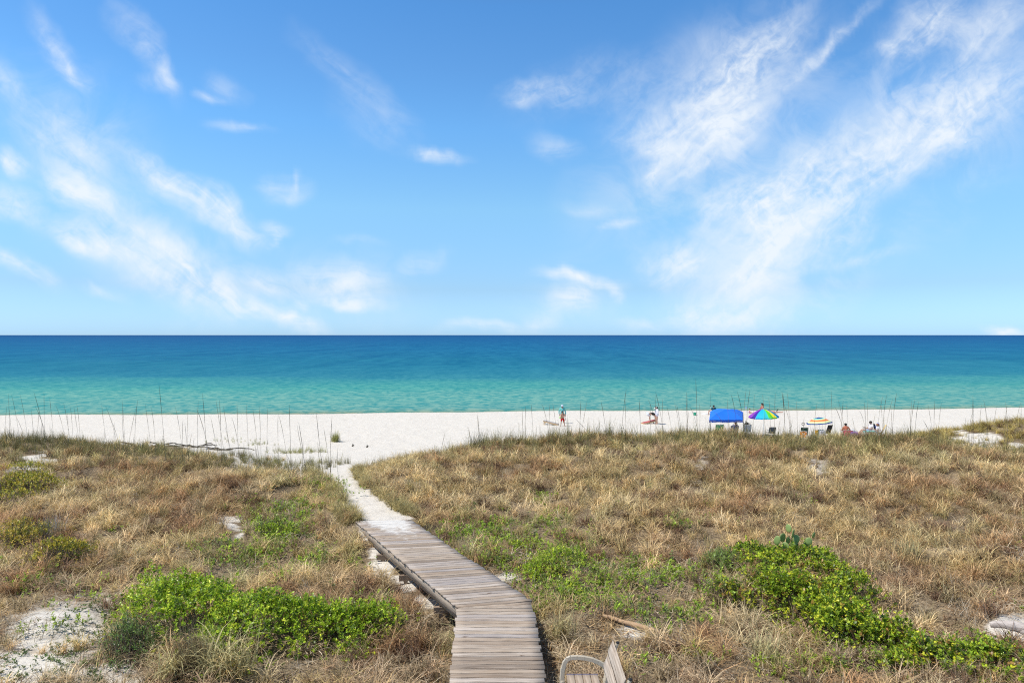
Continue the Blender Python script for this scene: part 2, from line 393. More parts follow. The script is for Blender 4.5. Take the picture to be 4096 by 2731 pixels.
L(nt, h, bp.inputs['Height']); L(nt, bp.outputs[0], b.inputs['Normal'])
ss = GY-shore(GX)
wetv = sstep((ss+1.0)/.8)
ground = npmesh('ground', np.stack([GX.ravel(), GY.ravel(), GZ.ravel()], -1), Fq, m, smooth=True,
    attrs={'litter': ('FLOAT', 'POINT', litter.ravel()), 'wet': ('FLOAT', 'POINT', wetv.ravel())})
tag(ground, kind='structure')

# ------------------------------------------------------------------ sea
wxs = axis([(-40000,-2000,2000),(-2000,-300,100),(-300,300,4),(300,2000,100),(2000,40000,2000)])
wys = axis([(66,110,.6),(110,200,2),(200,600,15),(600,3000,200),(3000,30000,3000)])
WX, WY = np.meshgrid(wxs, wys); WZ = np.full(WX.shape, -.17)
near = np.clip((160-WY)/80, 0, 1)*(np.abs(WX) < 300)
WZ = WZ+near*.035*np.sin((WY-.05*WX)*1.25+2*fbm(WX/9, WY/9, 2, 60)*3)
nx, ny = len(wxs), len(wys); idx = np.arange(nx*ny).reshape(ny, nx)
Fw = np.stack([idx[:-1,:-1], idx[:-1,1:], idx[1:,1:], idx[1:,:-1]], -1).reshape(-1, 4)
m, nt, b = newmat('sea_water')
pos = N(nt, 'ShaderNodeNewGeometry').outputs['Position']
sp = N(nt, 'ShaderNodeSeparateXYZ'); L(nt, pos, sp.inputs[0])
off = math_(nt, 'SUBTRACT', sp.outputs[1], math_(nt, 'MULTIPLY_ADD', sp.outputs[0], .065, 74.0))     # metres off the shoreline
jit = noise(nt, .035, 4, .6, mapping(nt, pos, (.35, 1, 1)))
wob = math_(nt, 'MULTIPLY_ADD', math_(nt, 'SUBTRACT', jit, .5), math_(nt, 'MULTIPLY', off, .9), off)
lg = math_(nt, 'LOGARITHM', math_(nt, 'MAXIMUM', math_(nt, 'ADD', wob, 2.0), 1.0), 10.0)            # 0 .. ~4
wc = ramp(nt, math_(nt, 'DIVIDE', lg, 4.0), WATER)
nb = noise(nt, .012, 5, .6, mapping(nt, pos, (.25, 1, 1)))
wc = mixc(nt, mrange(nt, nb, .4, .7, 0, .35), wc, mixc(nt, .5, wc, (.01,.10,.22)))
ch = noise(nt, .8, 4, .66, mapping(nt, pos, (1.0, .9, 1)), .5)
ch2 = noise(nt, .1, 4, .62, mapping(nt, pos, (2.4, .9, 1)))
ch3 = noise(nt, .02, 5, .68, mapping(nt, pos, (4, .6, 1)))
far = mrange(nt, sp.outputs[1], 90, 220)
chm = math_(nt, 'ADD', math_(nt, 'MULTIPLY', ch, math_(nt, 'SUBTRACT', 1.0, far)), math_(nt, 'MULTIPLY', math_(nt, 'ADD', math_(nt, 'MULTIPLY', ch2, .5), math_(nt, 'MULTIPLY', ch3, .5)), far))
wc = mixc(nt, mrange(nt, chm, .41, .59, .0, .95), mixc(nt, 1.0, wc, (1.75, 1.13, 1.07), 'MULTIPLY'), mixc(nt, 1.0, wc, (.38, .76, .86), 'MULTIPLY'))
L(nt, wc, b.inputs['Base Color']); b.inputs['Roughness'].default_value = .8; b.inputs['Specular IOR Level'].default_value = 0.0
gl_ = N(nt, 'ShaderNodeBsdfGlossy'); gl_.inputs['Roughness'].default_value = .22
mw = N(nt, 'ShaderNodeMixShader'); mw.inputs[0].default_value = .06; L(nt, b.outputs[0], mw.inputs[1]); L(nt, gl_.outputs[0], mw.inputs[2]); L(nt, mw.outputs[0], nt.nodes['Material Output'].inputs[0])
hh = math_(nt, 'ADD', math_(nt, 'MULTIPLY', ch, .5), math_(nt, 'ADD', math_(nt, 'MULTIPLY', noise(nt, 2.2, 3, .6, mapping(nt, pos, (.4, 1, 1))), .16), math_(nt, 'MULTIPLY', ch2, 1.6)))
bp = N(nt, 'ShaderNodeBump'); bp.inputs['Strength'].default_value = .8; bp.inputs['Distance'].default_value = .6
L(nt, hh, bp.inputs['Height']); L(nt, bp.outputs[0], gl_.inputs['Normal'])
sea = npmesh('sea', np.stack([WX.ravel(), WY.ravel(), WZ.ravel()], -1), Fw, m, smooth=True)
tag(sea, kind='structure')
# ------------------------------------------------------------------ boardwalk
DZ = 2.6
KL, KR = Vector((-1.10, 14.02, DZ)), Vector((.40, 14.36, DZ))
FL_, FR_ = Vector((-4.70, 20.57, DZ)), Vector((-3.11, 20.76, DZ))
NL, NR = Vector((-.90, 8.95, DZ)), Vector((.60, 8.95, DZ))
m, nt, b = newmat('weathered_wood')
pos = N(nt, 'ShaderNodeNewGeometry').outputs['Position']
pc = attr(nt, 'plank').outputs['Fac']; pu = attr(nt, 'uvw').outputs['Vector']
gr = noise(nt, 1.0, 6, .7, mapping(nt, pu, (1.6, 42, 1)), .4); gr2 = noise(nt, 1.0, 4, .6, mapping(nt, pu, (.8, 9, 1)), .8)
c = ramp(nt, gr, [(.28,(.12,.10,.085)),(.43,(.335,.295,.255)),(.56,(.475,.43,.38)),(.72,(.66,.615,.565))])
c = mixc(nt, mrange(nt, gr2, .4, .75, 0, .4), c, (.42,.32,.23))
tint_ = ramp(nt, pc, [(0,(.66,.60,.55)),(.25,(.90,.80,.70)),(.5,(1.05,.98,.90)),(.75,(.90,.90,.96)),(1,(1.3,1.24,1.18))])
c = mixc(nt, 1.0, c, tint_, 'MULTIPLY')
knot = noise(nt, 3.0, 3, .5, mapping(nt, pu, (1, 3, 1)))
c = mixc(nt, mrange(nt, knot, .68, .74), c, (.12,.075,.05))
sw = attr(nt, 'sandy').outputs['Fac']; sn = noise(nt, 5, 5, .7, pos)
sm = mrange(nt, math_(nt, 'ADD', sw, math_(nt, 'MULTIPLY', math_(nt, 'SUBTRACT', sn, .5), 1.0)), .42, .66)
c = mixc(nt, sm, c, (.70,.67,.62)); L(nt, c, b.inputs['Base Color']); b.inputs['Roughness'].default_value = .85; b.inputs['Specular IOR Level'].default_value = .2
bp = N(nt, 'ShaderNodeBump'); bp.inputs['Strength'].default_value = .5; bp.inputs['Distance'].default_value = .006
L(nt, gr, bp.inputs['Height']); L(nt, bp.outputs[0], b.inputs['Normal'])
M_WOOD = m
def wood_obj(name, boards, parent):
    """boards: (corner a0, a1 [one long edge], b0, b1 [other long edge], thickness) laid flat; long direction a0->a1"""
    V = []; Q = []; pl = []; uv = []; sd_ = []
    r = random.Random(len(boards)*3+len(name))
    for i, (a0, a1, b0, b1, th) in enumerate(boards):
        n0 = len(V); tone = r.random(); off = r.random()*50; Lg = (a1-a0).length; Wd = (b0-a0).length
        ch = .006
        nseg = 8; dn = Vector((0, 0, -1))
        warp = [r.uniform(-.004, .004) for _ in range(nseg+1)]
        for s_ in range(nseg+1):
            t = s_/nseg; p = a0.lerp(a1, t); q_ = b0.lerp(b1, t); w = Vector((0, 0, warp[s_]))
            dirw = (q_-p).normalized()*ch
            prof = [p+w+dn*ch, p+w+dirw, q_+w-dirw, q_+w+dn*ch, q_+w+dn*th, p+w+dn*th]
            us = [0, .01, Wd-.01, Wd, Wd+th, -th]
            for k in range(6):
                V.append(tuple(prof[k])); uv.append((t*Lg+off, us[k]+off, 0)); pl.append(tone)
                x, y = prof[k].x, prof[k].y
                # wind-blown sand lies over the beach end of the walk
                e = max(0.0, min(1.0, (y-15.8)/4.6)); mid = 1-abs(t-.52)*1.7
                sd_.append(e**1.5*.80*max(.15, min(1, mid+.35*e))-.04+(.12 if y < 16 else 0)*max(0, mid-.3))
        for s_ in range(nseg):
            o = n0+s_*6
            for k in range(6):
                k2 = (k+1) % 6; Q.append((o+k, o+6+k, o+6+k2, o+k2))
        Q.append((n0, n0+1, n0+2, n0+3)); Q.append((n0, n0+3, n0+4, n0+5)); o = n0+nseg*6
        Q.append((o+3, o+2, o+1, o)); Q.append((o+5, o+4, o+3, o))
    return npmesh(name, np.array(V), np.array(Q), M_WOOD, parent, attrs={'plank': ('FLOAT', 'POINT', pl), 'uvw': ('FLOAT_VECTOR', 'POINT', uv), 'sandy': ('FLOAT', 'POINT', sd_)})
bwk = empty('boardwalk', (0, 0, 0)); tag(bwk, 'weathered grey wooden boardwalk bending left through the dunes, its far end under blown sand', 'boardwalk')
boards = []; r = random.Random(5)
n1 = 34
for i in range(n1):
    t0, t1 = i/n1, (i+.865)/n1; j0, j1 = r.uniform(-.02, .02), r.uniform(-.025, .025)
    ea, eb = Vector((-.035+j0, 0, 0)), Vector((.03+j1, 0, 0)); tw = Vector((0, r.uniform(-.004, .004), r.uniform(-.003, .003)))
    e1L, e1R = KL, Vector((KR.x+.008, KL.y, DZ))
    boards.append((NL.lerp(e1L, t0)+ea, NR.lerp(e1R, t0)+eb+tw, NL.lerp(e1L, t1)+ea, NR.lerp(e1R, t1)+eb+tw, .038))
wl = Vector((KL.x, KL.y+.004, DZ)); wr0 = Vector((KR.x+.008, KL.y+.01, DZ)); 
for k in range(2):          # two wedge boards fill the bend
    t0, t1 = k/2, (k+.95)/2
    p = lambda t: wl.lerp(wr0.lerp(KR+Vector((0,.02,0)), t), 1)
    boards.append((wl+Vector((0,.002+.02*k,0)), p(t0), wl+Vector((0,.012+.02*k,0)), p(t1), .038))
n2 = 48; KL2 = KL+Vector((-.01,.05,0)); KR2 = KR+Vector((0,.05,0))
for i in range(n2):
    t0, t1 = i/n2, (i+.85)/n2; j0, j1 = r.uniform(-.02, .02), r.uniform(-.03, .03)
    dv = (KR-KL).normalized(); ea, eb = dv*(-.03+j0), dv*(.02+j1); tw = Vector((0, 0, r.uniform(-.003, .003)))
    boards.append((KL2.lerp(FL_, t0)+ea, KR2.lerp(FR_, t0)+eb+tw, KL2.lerp(FL_, t1)+ea, KR2.lerp(FR_, t1)+eb+tw, .038))
wood_obj('decking', boards, bwk)
def beam(name, p, q_, w, h, top):
    d = (q_-p).normalized(); s_ = Vector((-d.y, d.x, 0))*w/2; up = Vector((0, 0, top))
    p = Vector((p.x, p.y, 0)); q_ = Vector((q_.x, q_.y, 0))
    return wood_obj(name, [(p+s_+up, q_+s_+up, p-s_+up, q_-s_+up, h)], bwk)
TOP = DZ-.041
i1 = Vector((.03, 0, 0))
beam('stringer', NL+i1, KL+i1, .042, .22, TOP); beam('stringer', NR-i1, KR-i1+Vector((0,-.12,0)), .042, .22, TOP)
dv = (KR-KL).normalized()*.03
beam('stringer', KL2+dv+Vector((-.03,.03,0)), FL_+dv, .042, .24, TOP); beam('stringer', KR2-dv, FR_-dv, .042, .22, TOP)
beam('stringer', (NL+NR)/2, (KL+KR)/2+Vector((0,-.15,0)), .042, .2, TOP)
cm0 = (KL2+KR2)/2; cm1 = (FL_+FR_)/2; beam('stringer', cm0+Vector((0,.1,0)), cm1, .042, .2, TOP)
M_POST = plain('post_wood', (.27,.20,.145), .9, .35, 9, .1, .3)
def posts(a, b_, t, ext=.16):
    p = a.lerp(b_, t[0]); q_ = a.lerp(b_, t[1])
for (A0, B0, A1, B1, ts) in ((NL, NR, KL, KR, (.2,.75)), (KL2, KR2, FL_, FR_, (.12,.42,.66,.88))):
    for t in ts:
        a, c_ = A0.lerp(A1, t), B0.lerp(B1, t); d = (c_-a).normalized()
        mb = MB(); a2 = a-d*(.16 if A0 is KL2 else -.04); c2 = c_+d*.02
        mb.bar((a2.x, a2.y, TOP-.32), (c2.x, c2.y, TOP-.32), .09, .14, bev=.006); mb.build('cross_beam', M_POST, bwk)
        for q_ in (a-d*(.06 if A0 is KL2 else -.1), c_-d*.1):
            g = tz(q_.x, q_.y)-.2
            if g < TOP-.5: pass
            mb = MB(); mb.box((q_.x+.06, q_.y+.02, (g+TOP-.25)/2), (.09, .09, max(.1, TOP-.25-g)), bev=.006); mb.build('post', M_POST, bwk)

# ------------------------------------------------------------------ house deck just below the frame and the armchair on it
M_BEIGE = plain('beige_plastic', (.56,.49,.38), .42, .08, 20, .45)
M_BLUE = plain('blue_edge_paint', (.03,.06,.22), .5)
M_BLACK = plain('black_plastic', (.02,.02,.022), .5)
hd = empty('house_deck', (0, 0, 0)); tag(hd, 'raised wooden house deck at the near end of the boardwalk under the armchair', 'deck')
r = random.Random(9); bs = []
for i in range(37):
    y = 3.2+i*.146; bs.append((Vector((-5, y, 3.7)), Vector((6, y, 3.7)), Vector((-5, y+.14, 3.7)), Vector((6, y+.14, 3.7)), .038))
wood_obj('decking', bs, hd)
for x in (-4.8, -1.6, 1.6, 5.8):
    for y in (3.5, 8.3):
        mb = MB(); g = tz(x, y); mb.box((x, y, (g-.2+3.655)/2), (.14, .14, 3.655-g+.2), bev=.01); mb.build('post', M_POST, hd)
ch = empty('armchair', (.82, 7.6, 3.7)); tag(ch, 'patio armchair with weathered wood slats and a beige plastic arm, right of the boardwalk', 'armchair')
o0 = Vector((.82, 7.6, 3.7))
def W2(mb_obj): 
    mb_obj.location = -o0; return mb_obj
YF, YN = 8.0, 7.17
for i in range(4):
    x0 = .640+i*.0935; a0 = Vector((x0, YF, 4.228)); a1 = Vector((x0, YN, 4.228)); b0 = a0+Vector((.087, 0, 0)); b1 = a1+Vector((.087, 0, 0))
    s_ = W2(wood_obj('seat_slat', [(b0, b1, a0, a1, .022)], ch))
    mb = MB(); mb.box((x0+.0435, YF+.006, 4.22), (.087, .010, .022)); mb.build('painted_edge', M_BLUE, s_)
for k, (x0, z0, x1, z1, y0, y1) in enumerate(((1.065, 4.355, 1.122, 4.472, 7.985, 7.13), (1.128, 4.484, 1.193, 4.608, 8.06, 7.15))):
    s_ = W2(wood_obj('backrest_board', [(Vector((x0, y0-.02, z0)), Vector((x0, y1, z0)), Vector((x1, y0, z1)), Vector((x1, y1, z1)), .026)], ch))
for yy, nm in ((8.12, 'far'), (7.10, 'near')):
    k = yy; P3 = lambda px, py: ((px-CX)/F*8.12, yy, CH-(py-H0)/F*8.12)
    mb = MB(); pts = [P3(562.5, 690), P3(562, 678), P3(562.6, 669), P3(564.5, 662), P3(567, 658.5), P3(570.5, 656.9), P3(577, 656.6), P3(584, 657.1), P3(592, 658.8), P3(598, 661.2), P3(603, 664), P3(606, 667.5), P3(606.5, 672), P3(605.6, 680)]
    n = len(pts)
    for i in range(n-1): mb.bar(pts[i], Vector(pts[i+1])+(Vector(pts[i+1])-Vector(pts[i]))*.12, .055, .026, bev=.008, up=(0, 1, 0))
    mb.build('arm', M_BEIGE, ch).location = -o0
    for (x, zt) in ((.60, 4.10), (1.11, 4.12)):
        mb = MB(); mb.tube([(x, yy, 3.7), (x, yy, zt)], [.022, .026], 10); mb.build('leg', M_BEIGE, ch).location = -o0
    mb = MB(); mb.bar((.57, yy-.02*(1 if yy > 7.5 else -1), 4.05), (1.12, yy-.02*(1 if yy > 7.5 else -1), 4.05), .03, .05, bev=.008); mb.build('seat_rail', M_BEIGE, ch).location = -o0
    yb = yy-.10 if yy > 7.5 else yy+.06
    mb = MB(); mb.tube([(1.10, yb, 4.15), (1.15, yb, 4.36), (1.235, yb, 4.585)], [.024, .024, .022], 10)
    bpst = mb.build('back_post', M_BEIGE, ch); bpst.location = -o0
    mb = MB(); mb.ball((1.24, yb, 4.592), (.023, .023, .014), 10, 5); mb.build('end_cap', M_BLACK, bpst)

# ------------------------------------------------------------------ logs and driftwood
m, nt, b = newmat('bleached_wood')
tcn = N(nt, 'ShaderNodeTexCoord').outputs['Object']
g1 = noise(nt, 1, 6, .7, mapping(nt, tcn, (2.5, 22, 22)))
L(nt, ramp(nt, g1, [(.3,(.24,.19,.16)),(.5,(.50,.44,.40)),(.7,(.66,.60,.55))]), b.inputs['Base Color']); b.inputs['Roughness'].default_value = .85
bp = N(nt, 'ShaderNodeBump'); bp.inputs['Strength'].default_value = .5; L(nt, g1, bp.inputs['Height']); L(nt, bp.outputs[0], b.inputs['Normal'])
M_LOG = m
def log(name, label, a, b_, r0, r1, cat, mat, zoff=.4, wob=.03, nseg=9, group=None):
    d = Vector((b_.x-a.x, b_.y-a.y, 0)); Ln = d.length; root = (a+b_)/2; ang = math.atan2(d.y, d.x)
    pts = []; rr = []; rn = random.Random(int(abs(a.x*100)))
    for i in range(nseg+1):
        t = i/nseg; x = a.x+d.x*t; y = a.y+d.y*t; z = tz(x, y)
        pts.append(Vector(((t-.5)*Ln, rn.uniform(-wob, wob), z-root.z+(r0+(r1-r0)*t)*zoff+rn.uniform(-wob, wob)*.4))); rr.append((r0+(r1-r0)*t)*rn.uniform(.88, 1.1))
    mb = MB(); mb.tube(pts, rr, 9); o = mb.build(name, mat, smooth=True); o.location = root; o.rotation_euler = (0, 0, ang); tag(o, label, cat, group); return o
M_LOG2 = plain('tan_log', (.46,.31,.19), .85, .3, 7, .1, .4)
log('fallen_log', 'pale tan log lying in the grass behind the armchair', ray(603, 618)+Vector((0, 0, 0)), ray(661, 638), .034, .058, 'log', M_LOG2, 1.7)
log('bleached_log', 'bleached grey log in the sand hollow at the right edge', ray(990, 626), ray(1034, 637), .06, .13, 'log', M_LOG, .8)
log('bleached_log', 'thin bleached plank below the thicker grey log at the right edge', ray(992, 634), ray(1030, 652), .035, .05, 'log', M_LOG, .8)
# ------------------------------------------------------------------ driftwood on the beach side of the left dune
M_DRIFT = plain('dark_driftwood', (.13,.115,.095), .9, .4, 5, .1, .3)
dr = ray(196, 442.5); dr = Vector(((196-CX)/F*44.0, 44.0, 0)); dr.z = tz(dr.x, dr.y)
def dz(px, py, Y): v = at(px, py, Y); return v
rn = random.Random(4); root = empty('driftwood_pile', dr); tag(root, 'long low tangle of dark driftwood and weed on the sand behind the left dune', 'driftwood')
for i in range(26):
    t = i/25; x0 = -4.6+7.2*t; Ln = rn.uniform(.5, 1.6); h = rn.uniform(.03, .22); x0 += rn.uniform(-.3, .3); y0 = rn.uniform(-.5, .5)
    mb = MB(); pts = []
    for k in range(6):
        u = k/5; x = x0+Ln*(u-.5); y = y0+rn.uniform(-.08, .08); pts.append((x, y, tz(dr.x+x, dr.y+y)-dr.z+h*(1+.6*math.sin(u*3+i))+rn.uniform(-.03, .03)))
    mb.tube(pts, [.02, .035, .04, .035, .025, .01], 6); mb.build('branch', M_DRIFT, root)
for (px, py, h, lb) in ((352.6, 446, .25, 'dark forked stub poking out of the beach sand, left of the thin stub'), (367, 447, .26, 'thin dark stub poking out of the beach sand, right of the forked stub')):
    q_ = ray(px, py); mb = MB()
    mb.tube([(0, 0, -.05), (.01, 0, h*.6), (.03, 0, h)], [.05, .045, .02], 7)
    if 'forked' in lb: mb.tube([(0.02, 0, .02), (.10, 0, h*.5), (.16, 0, h*.62)], [.06, .045, .02], 7); mb.tube([(-.02, 0, 0), (-.10, 0, h*.35)], [.05, .02], 7)
    else: mb.tube([(.04, 0, 0), (.16, 0, .07)], [.03, .03], 6)
    o = mb.build('wood_stub', M_DRIFT, smooth=True); o.location = q_; o.scale = (.7, .7, .9); tag(o, lb, 'stump')

# ------------------------------------------------------------------ prickly pear
m, nt, b = newmat('cactus_skin'); tcn = N(nt, 'ShaderNodeTexCoord').outputs['Object']
vr = N(nt, 'ShaderNodeTexVoronoi'); vr.inputs['Scale'].default_value = 26; L(nt, tcn, vr.inputs[0])
L(nt, mixc(nt, mrange(nt, vr.outputs['Distance'], .0, .22), (.34,.33,.16), mixc(nt, noise(nt, 5, 3, .5, tcn), (.17,.25,.06), (.29,.37,.12))), b.inputs['Base Color']); b.inputs['Roughness'].default_value = .5
M_CACT = m; cq = ray(790, 572); root = empty('prickly_pear', cq); tag(root, 'prickly pear cactus with flat green pads above the leafy shrub', 'cactus')
Yc_ = cq.y+.5
for i, (x, y, rx, ry, rot, yw) in enumerate(((683,262,23,21,-70,.7),(727,247,21,29,-12,.3),(772,190,12,26,-20,1.0),(790,216,12,31,5,.9),(817,258,20,28,5,.2),(768,272,17,27,-25,.5),(895,268,20,24,10,.3),(882,298,19,26,-15,.2),(912,308,17,19,30,.4),(928,228,15,20,10,.8),(800,300,20,28,0,.5),(860,330,20,28,20,.5),(740,300,18,26,-40,.5))):
    px, py = (2700+x/1.685)/4, (2000+y/1.685)/4; p = at(px, py, Yc_)-cq; k = Yc_/F/6.74
    mb = MB(); mb.ball((0, 0, 0), (rx*k*1.1/max(.35, math.cos(yw)), .022, ry*k*1.1), 14, 10); o = mb.build('pad', M_CACT, root, smooth=True)
    o.location = p+Vector((0, (i % 3-1)*.06, 0)); o.rotation_euler = (.15*((i % 2)*2-1), R(rot), yw*(1 if i % 2 else -1))
mb = MB(); bz = 0
for x in (-.12, .02, .16): mb.tube([(x*.6, .4, -.05), (x, .45, .4)], [.04, .05], 8)
mb.build('trunk', M_CACT, root, smooth=True)

# ------------------------------------------------------------------ sea oat stalks on the crest
M_STALK = plain('stalk', (.24,.20,.13), .8, .3, 3, .1)
M_STALKD = plain('dark_stalk', (.13,.11,.075), .8, .3, 3, .1)
ST = []
def crop(x0, y0, sc, rows):
    for r_ in rows:
        p = [((x0+r_[i]/sc)/4, (y0+r_[i+1]/sc)/4) for i in range(0, len(r_) if len(r_) % 2 == 0 else len(r_)-1, 2)]
        ST.append((p, r_[-1] if len(r_) % 2 else 0))
crop(2100, 1550, 3.618, [(5,250,8,400,15,690),(88,225,100,400,130,680),(240,220,310,380,370,670),(360,240,355,400,360,650),(405,235,430,400,480,650),(808,170,800,430,785,680,1),(1102,190,1150,400,1185,670,1),(1452,5,1425,230,1385,680,1),(1655,135,1668,440,1680,660,1),(1808,220,1815,420,1822,600),(1888,50,1965,330,2030,620,1),(1990,140,1980,340,1990,600),(1880,110,1885,300,1900,590),(2180,230,2240,430,2290,640),(720,430,860,570,1010,720),(1780,160,1860,330,1950,600),(2040,260,2100,420,2150,620),(2350,60,2350,300,2352,600,1)])
crop(2700, 1550, 5.227, [(250,220,250,450,258,780),(450,-190,452,200,465,820,1),(1165,120,1270,430,1330,800,1),(1275,60,1420,500,1490,760,1),(1480,0,1430,400,1420,780),(1568,20,1510,320,1475,690,1),(1675,130,1640,500,1625,780),(1875,140,1876,400,1885,800),(2055,80,2070,430,2085,850),(2250,80,2290,400,2310,900,1),(1095,240,1110,560,1140,760),(820,480,1000,640,1170,800),(15,320,60,500,130,760),(320,390,420,520,520,760),(520,330,540,460,500,680),(1985,200,1990,400,2000,800)])
crop(3100, 1550, 4.276, [(130,60,158,260,180,720,1),(240,70,250,330,248,740),(170,280,240,460,320,760),(385,230,385,500,385,780),(695,240,670,480,655,760),(890,220,865,560,868,790),(945,20,970,240,985,780),(1180,220,1140,500,1120,780,1),(1060,330,1140,500,1195,850,1),(1275,290,1250,480,1228,760),(1585,240,1560,560,1545,800,1),(1785,120,1765,400,1735,740),(1890,100,1840,420,1842,800,1),(2060,70,2020,340,2000,760,1),(2000,180,1930,420,1865,760),(2345,180,2320,500,2310,860,1),(1450,390,1520,480,1600,640),(1870,640,2040,740,2210,850),(480,490,482,600,490,760)])
crop(3500, 1600, 3.946, [(140,0,125,300,120,540),(283,120,270,400,268,560),(575,0,560,300,550,580),(640,0,630,300,627,560,1),(600,130,570,400,560,560),(965,0,935,300,920,560,1),(1010,30,1003,250,1000,520),(740,310,850,440,960,570,1),(1555,0,1540,250,1530,520,1),(1570,-80,1560,200,1555,520),(1650,50,1640,300,1632,500),(1780,0,1785,250,1787,460,1),(1900,90,1870,250,1845,450),(2050,50,2045,250,2040,440),(2110,20,2100,250,2095,430),(2250,20,2215,250,2200,430),(2335,40,2310,250,2300,440),(1500,170,1480,350,1465,520)])
crop(0, 1500, 1.47, [(45,110,52,220,62,370),(80,110,100,230,125,380),(125,110,150,240,175,380),(15,180,25,260,42,370),(200,95,240,220,285,390,1),(262,95,260,230,262,390),(285,130,305,240,325,380),(220,180,260,280,300,400,1),(345,170,370,270,402,400),(380,160,400,270,422,400),(425,180,428,280,432,400),(467,160,470,280,476,400),(575,170,605,280,642,410),(645,180,670,280,702,410),(705,150,725,270,742,410),(790,145,790,270,792,420,1),(845,170,870,290,902,420),(910,180,912,300,917,420),(935,55,950,200,978,420,1),(1050,180,1060,300,1082,440),(1100,210,1102,300,1107,430),(1158,150,1158,280,1162,430),(1200,100,1205,260,1222,440,1),(1175,190,1205,300,1242,460,1),(1268,140,1290,280,1332,450),(1305,140,1300,280,1302,450,1),(1320,180,1335,300,1362,460),(1395,160,1398,300,1402,450),(1437,170,1450,300,1472,460),(1490,190,1505,310,1532,470),(1535,170,1533,310,1537,470),(1565,190,1567,310,1572,450),(1625,240,1630,330,1642,470),(1700,170,1705,320,1714,500,1),(1650,220,1670,330,1702,480),(1765,270,1780,420,1802,590,1),(1862,215,1875,380,1902,600,1),(1745,290,1770,440,1812,590),(1910,300,1922,420,1947,560),(1945,240,1940,420,1942,600,1),(1975,430,1980,520,1992,620),(0,310,30,325,75,350),(1225,250,1260,350,1300,470),(1380,240,1400,350,1420,470),(430,180,450,300,480,420),(120,240,140,320,160,390),(700,200,715,300,735,420),(40,200,60,290,80,370),(170,200,190,300,215,390)])
rn = random.Random(21)
for i in range(66):
    x = rn.uniform(0, 330) if i < 34 else rn.uniform(440, 1024)
    cy = np.interp(x, [0,100,200,260,330,440,480,600,800,950,1024], [446,448,454,464,482,460,450,440,440,440,432]); h = rn.uniform(14, 42)*(1 if i % 3 else .6); ln = rn.gauss(0, .16)
    ST.append(([(x, cy-h), (x+ln*h*.45, cy-h*.4), (x+ln*h*.8, cy+4)], 0))
nst = 0
for p, thick in ST:
    bx, by = p[-1]
    ylim = float(np.interp((bx-CX)/F*34, [-30,-16,-9,-6,0,20,26,40], [36,33,31,31.5,34.3,34.5,36,50]))
    q_ = ray(bx, by)
    if q_.y > ylim: q_ = Vector(((bx-CX)/F*ylim, ylim, 0)); q_.z = tz(q_.x, q_.y)
    Y = q_.y; P3 = [at(x, y, Y)-q_ for x, y in p]; P3[-1] = Vector((0, 0, -.03)); lean = rn.uniform(-.35, .35)
    P3.reverse(); a, m_, t_ = P3; pts = []
    for k in range(7):
        u = k/6; w = a*(1-u)*(1-2*u)+m_*4*u*(1-u)+t_*u*(2*u-1) if False else (a*(1-u)**2+m_*2*u*(1-u)+t_*u*u)
        pts.append(w+Vector((0, lean*u*u, 0)))
    s_ = 1.12 if thick else .85
    mb = MB(); mb.tube(pts, [.0085*s_, .008*s_, .0065*s_, .005*s_, .0095*s_, .0085*s_, .002], 4)
    o = mb.build('sea_oat_stalk', M_STALKD if thick else M_STALK); o.location = q_
    tag(o, 'thin dark sea oat stalk rising from the dune crest', 'grass stalk', 'sea oat stalks rising along the dune crest'); nst += 1
print('stalks', nst)
# ------------------------------------------------------------------ people
def spx(x0, y0, sc, x, y): return (x0+x/sc)/4, (y0+y/sc)/4
M_SKIN = plain('skin_fair', (.55,.33,.24), .55, .06, 8, .3); M_TAN = plain('skin_tan', (.42,.23,.15), .55, .06, 8, .3); M_BURN = plain('skin_sunburnt', (.52,.16,.09), .55, .1, 8, .3)
M_HAIRD = plain('dark_hair', (.015,.012,.012), .6); M_HAIRB = plain('brown_hair', (.13,.06,.03), .6); M_HAIRG = plain('ginger_hair', (.30,.13,.05), .6)
M_EYE = plain('eyes', (.02,.02,.02), .3)
cloth = lambda n, c: plain(n, c, .85, .1, 30, .1)
def skin_mesh(name, nodes, edges, radii, mat, parent, root_i=0, sub=1):
    me = bpy.data.meshes.new(name); me.from_pydata([tuple(n) for n in nodes], edges, []); 
    o = bpy.data.objects.new(name, me); COL.objects.link(o)
    md = o.modifiers.new('skin', 'SKIN'); md.use_smooth_shade = True
    for i, r_ in enumerate(radii):
        sv = me.skin_vertices[0].data[i]; sv.radius = (r_, r_) if not isinstance(r_, tuple) else r_; sv.use_root = (i == root_i)
    sb = o.modifiers.new('sub', 'SUBSURF'); sb.levels = sub; sb.render_levels = sub
    dg = bpy.context.evaluated_depsgraph_get(); m2 = bpy.data.meshes.new_from_object(o.evaluated_get(dg)); m2.name = name
    bpy.data.objects.remove(o); m2.materials.clear(); m2.materials.append(mat)
    for p in m2.polygons: p.material_index = 0
    o = bpy.data.objects.new(name, m2); COL.objects.link(o)
    if parent: o.parent = parent
    return o
BODY_E = [('pel','bel'),('bel','che'),('che','nec'),('nec','hea'),('hea','top'),('che','shL'),('shL','elL'),('elL','wrL'),('wrL','haL'),('che','shR'),('shR','elR'),('elR','wrR'),('wrR','haR'),
          ('pel','hiL'),('hiL','knL'),('knL','anL'),('anL','toL'),('pel','hiR'),('hiR','knR'),('knR','anR'),('anR','toR')]
RAD = dict(pel=.082, bel=.070, che=.084, nec=.034, hea=.056, top=.044, shL=.036, elL=.025, wrL=.017, haL=.021, hiL=.056, knL=.034, anL=.022, toL=.018)
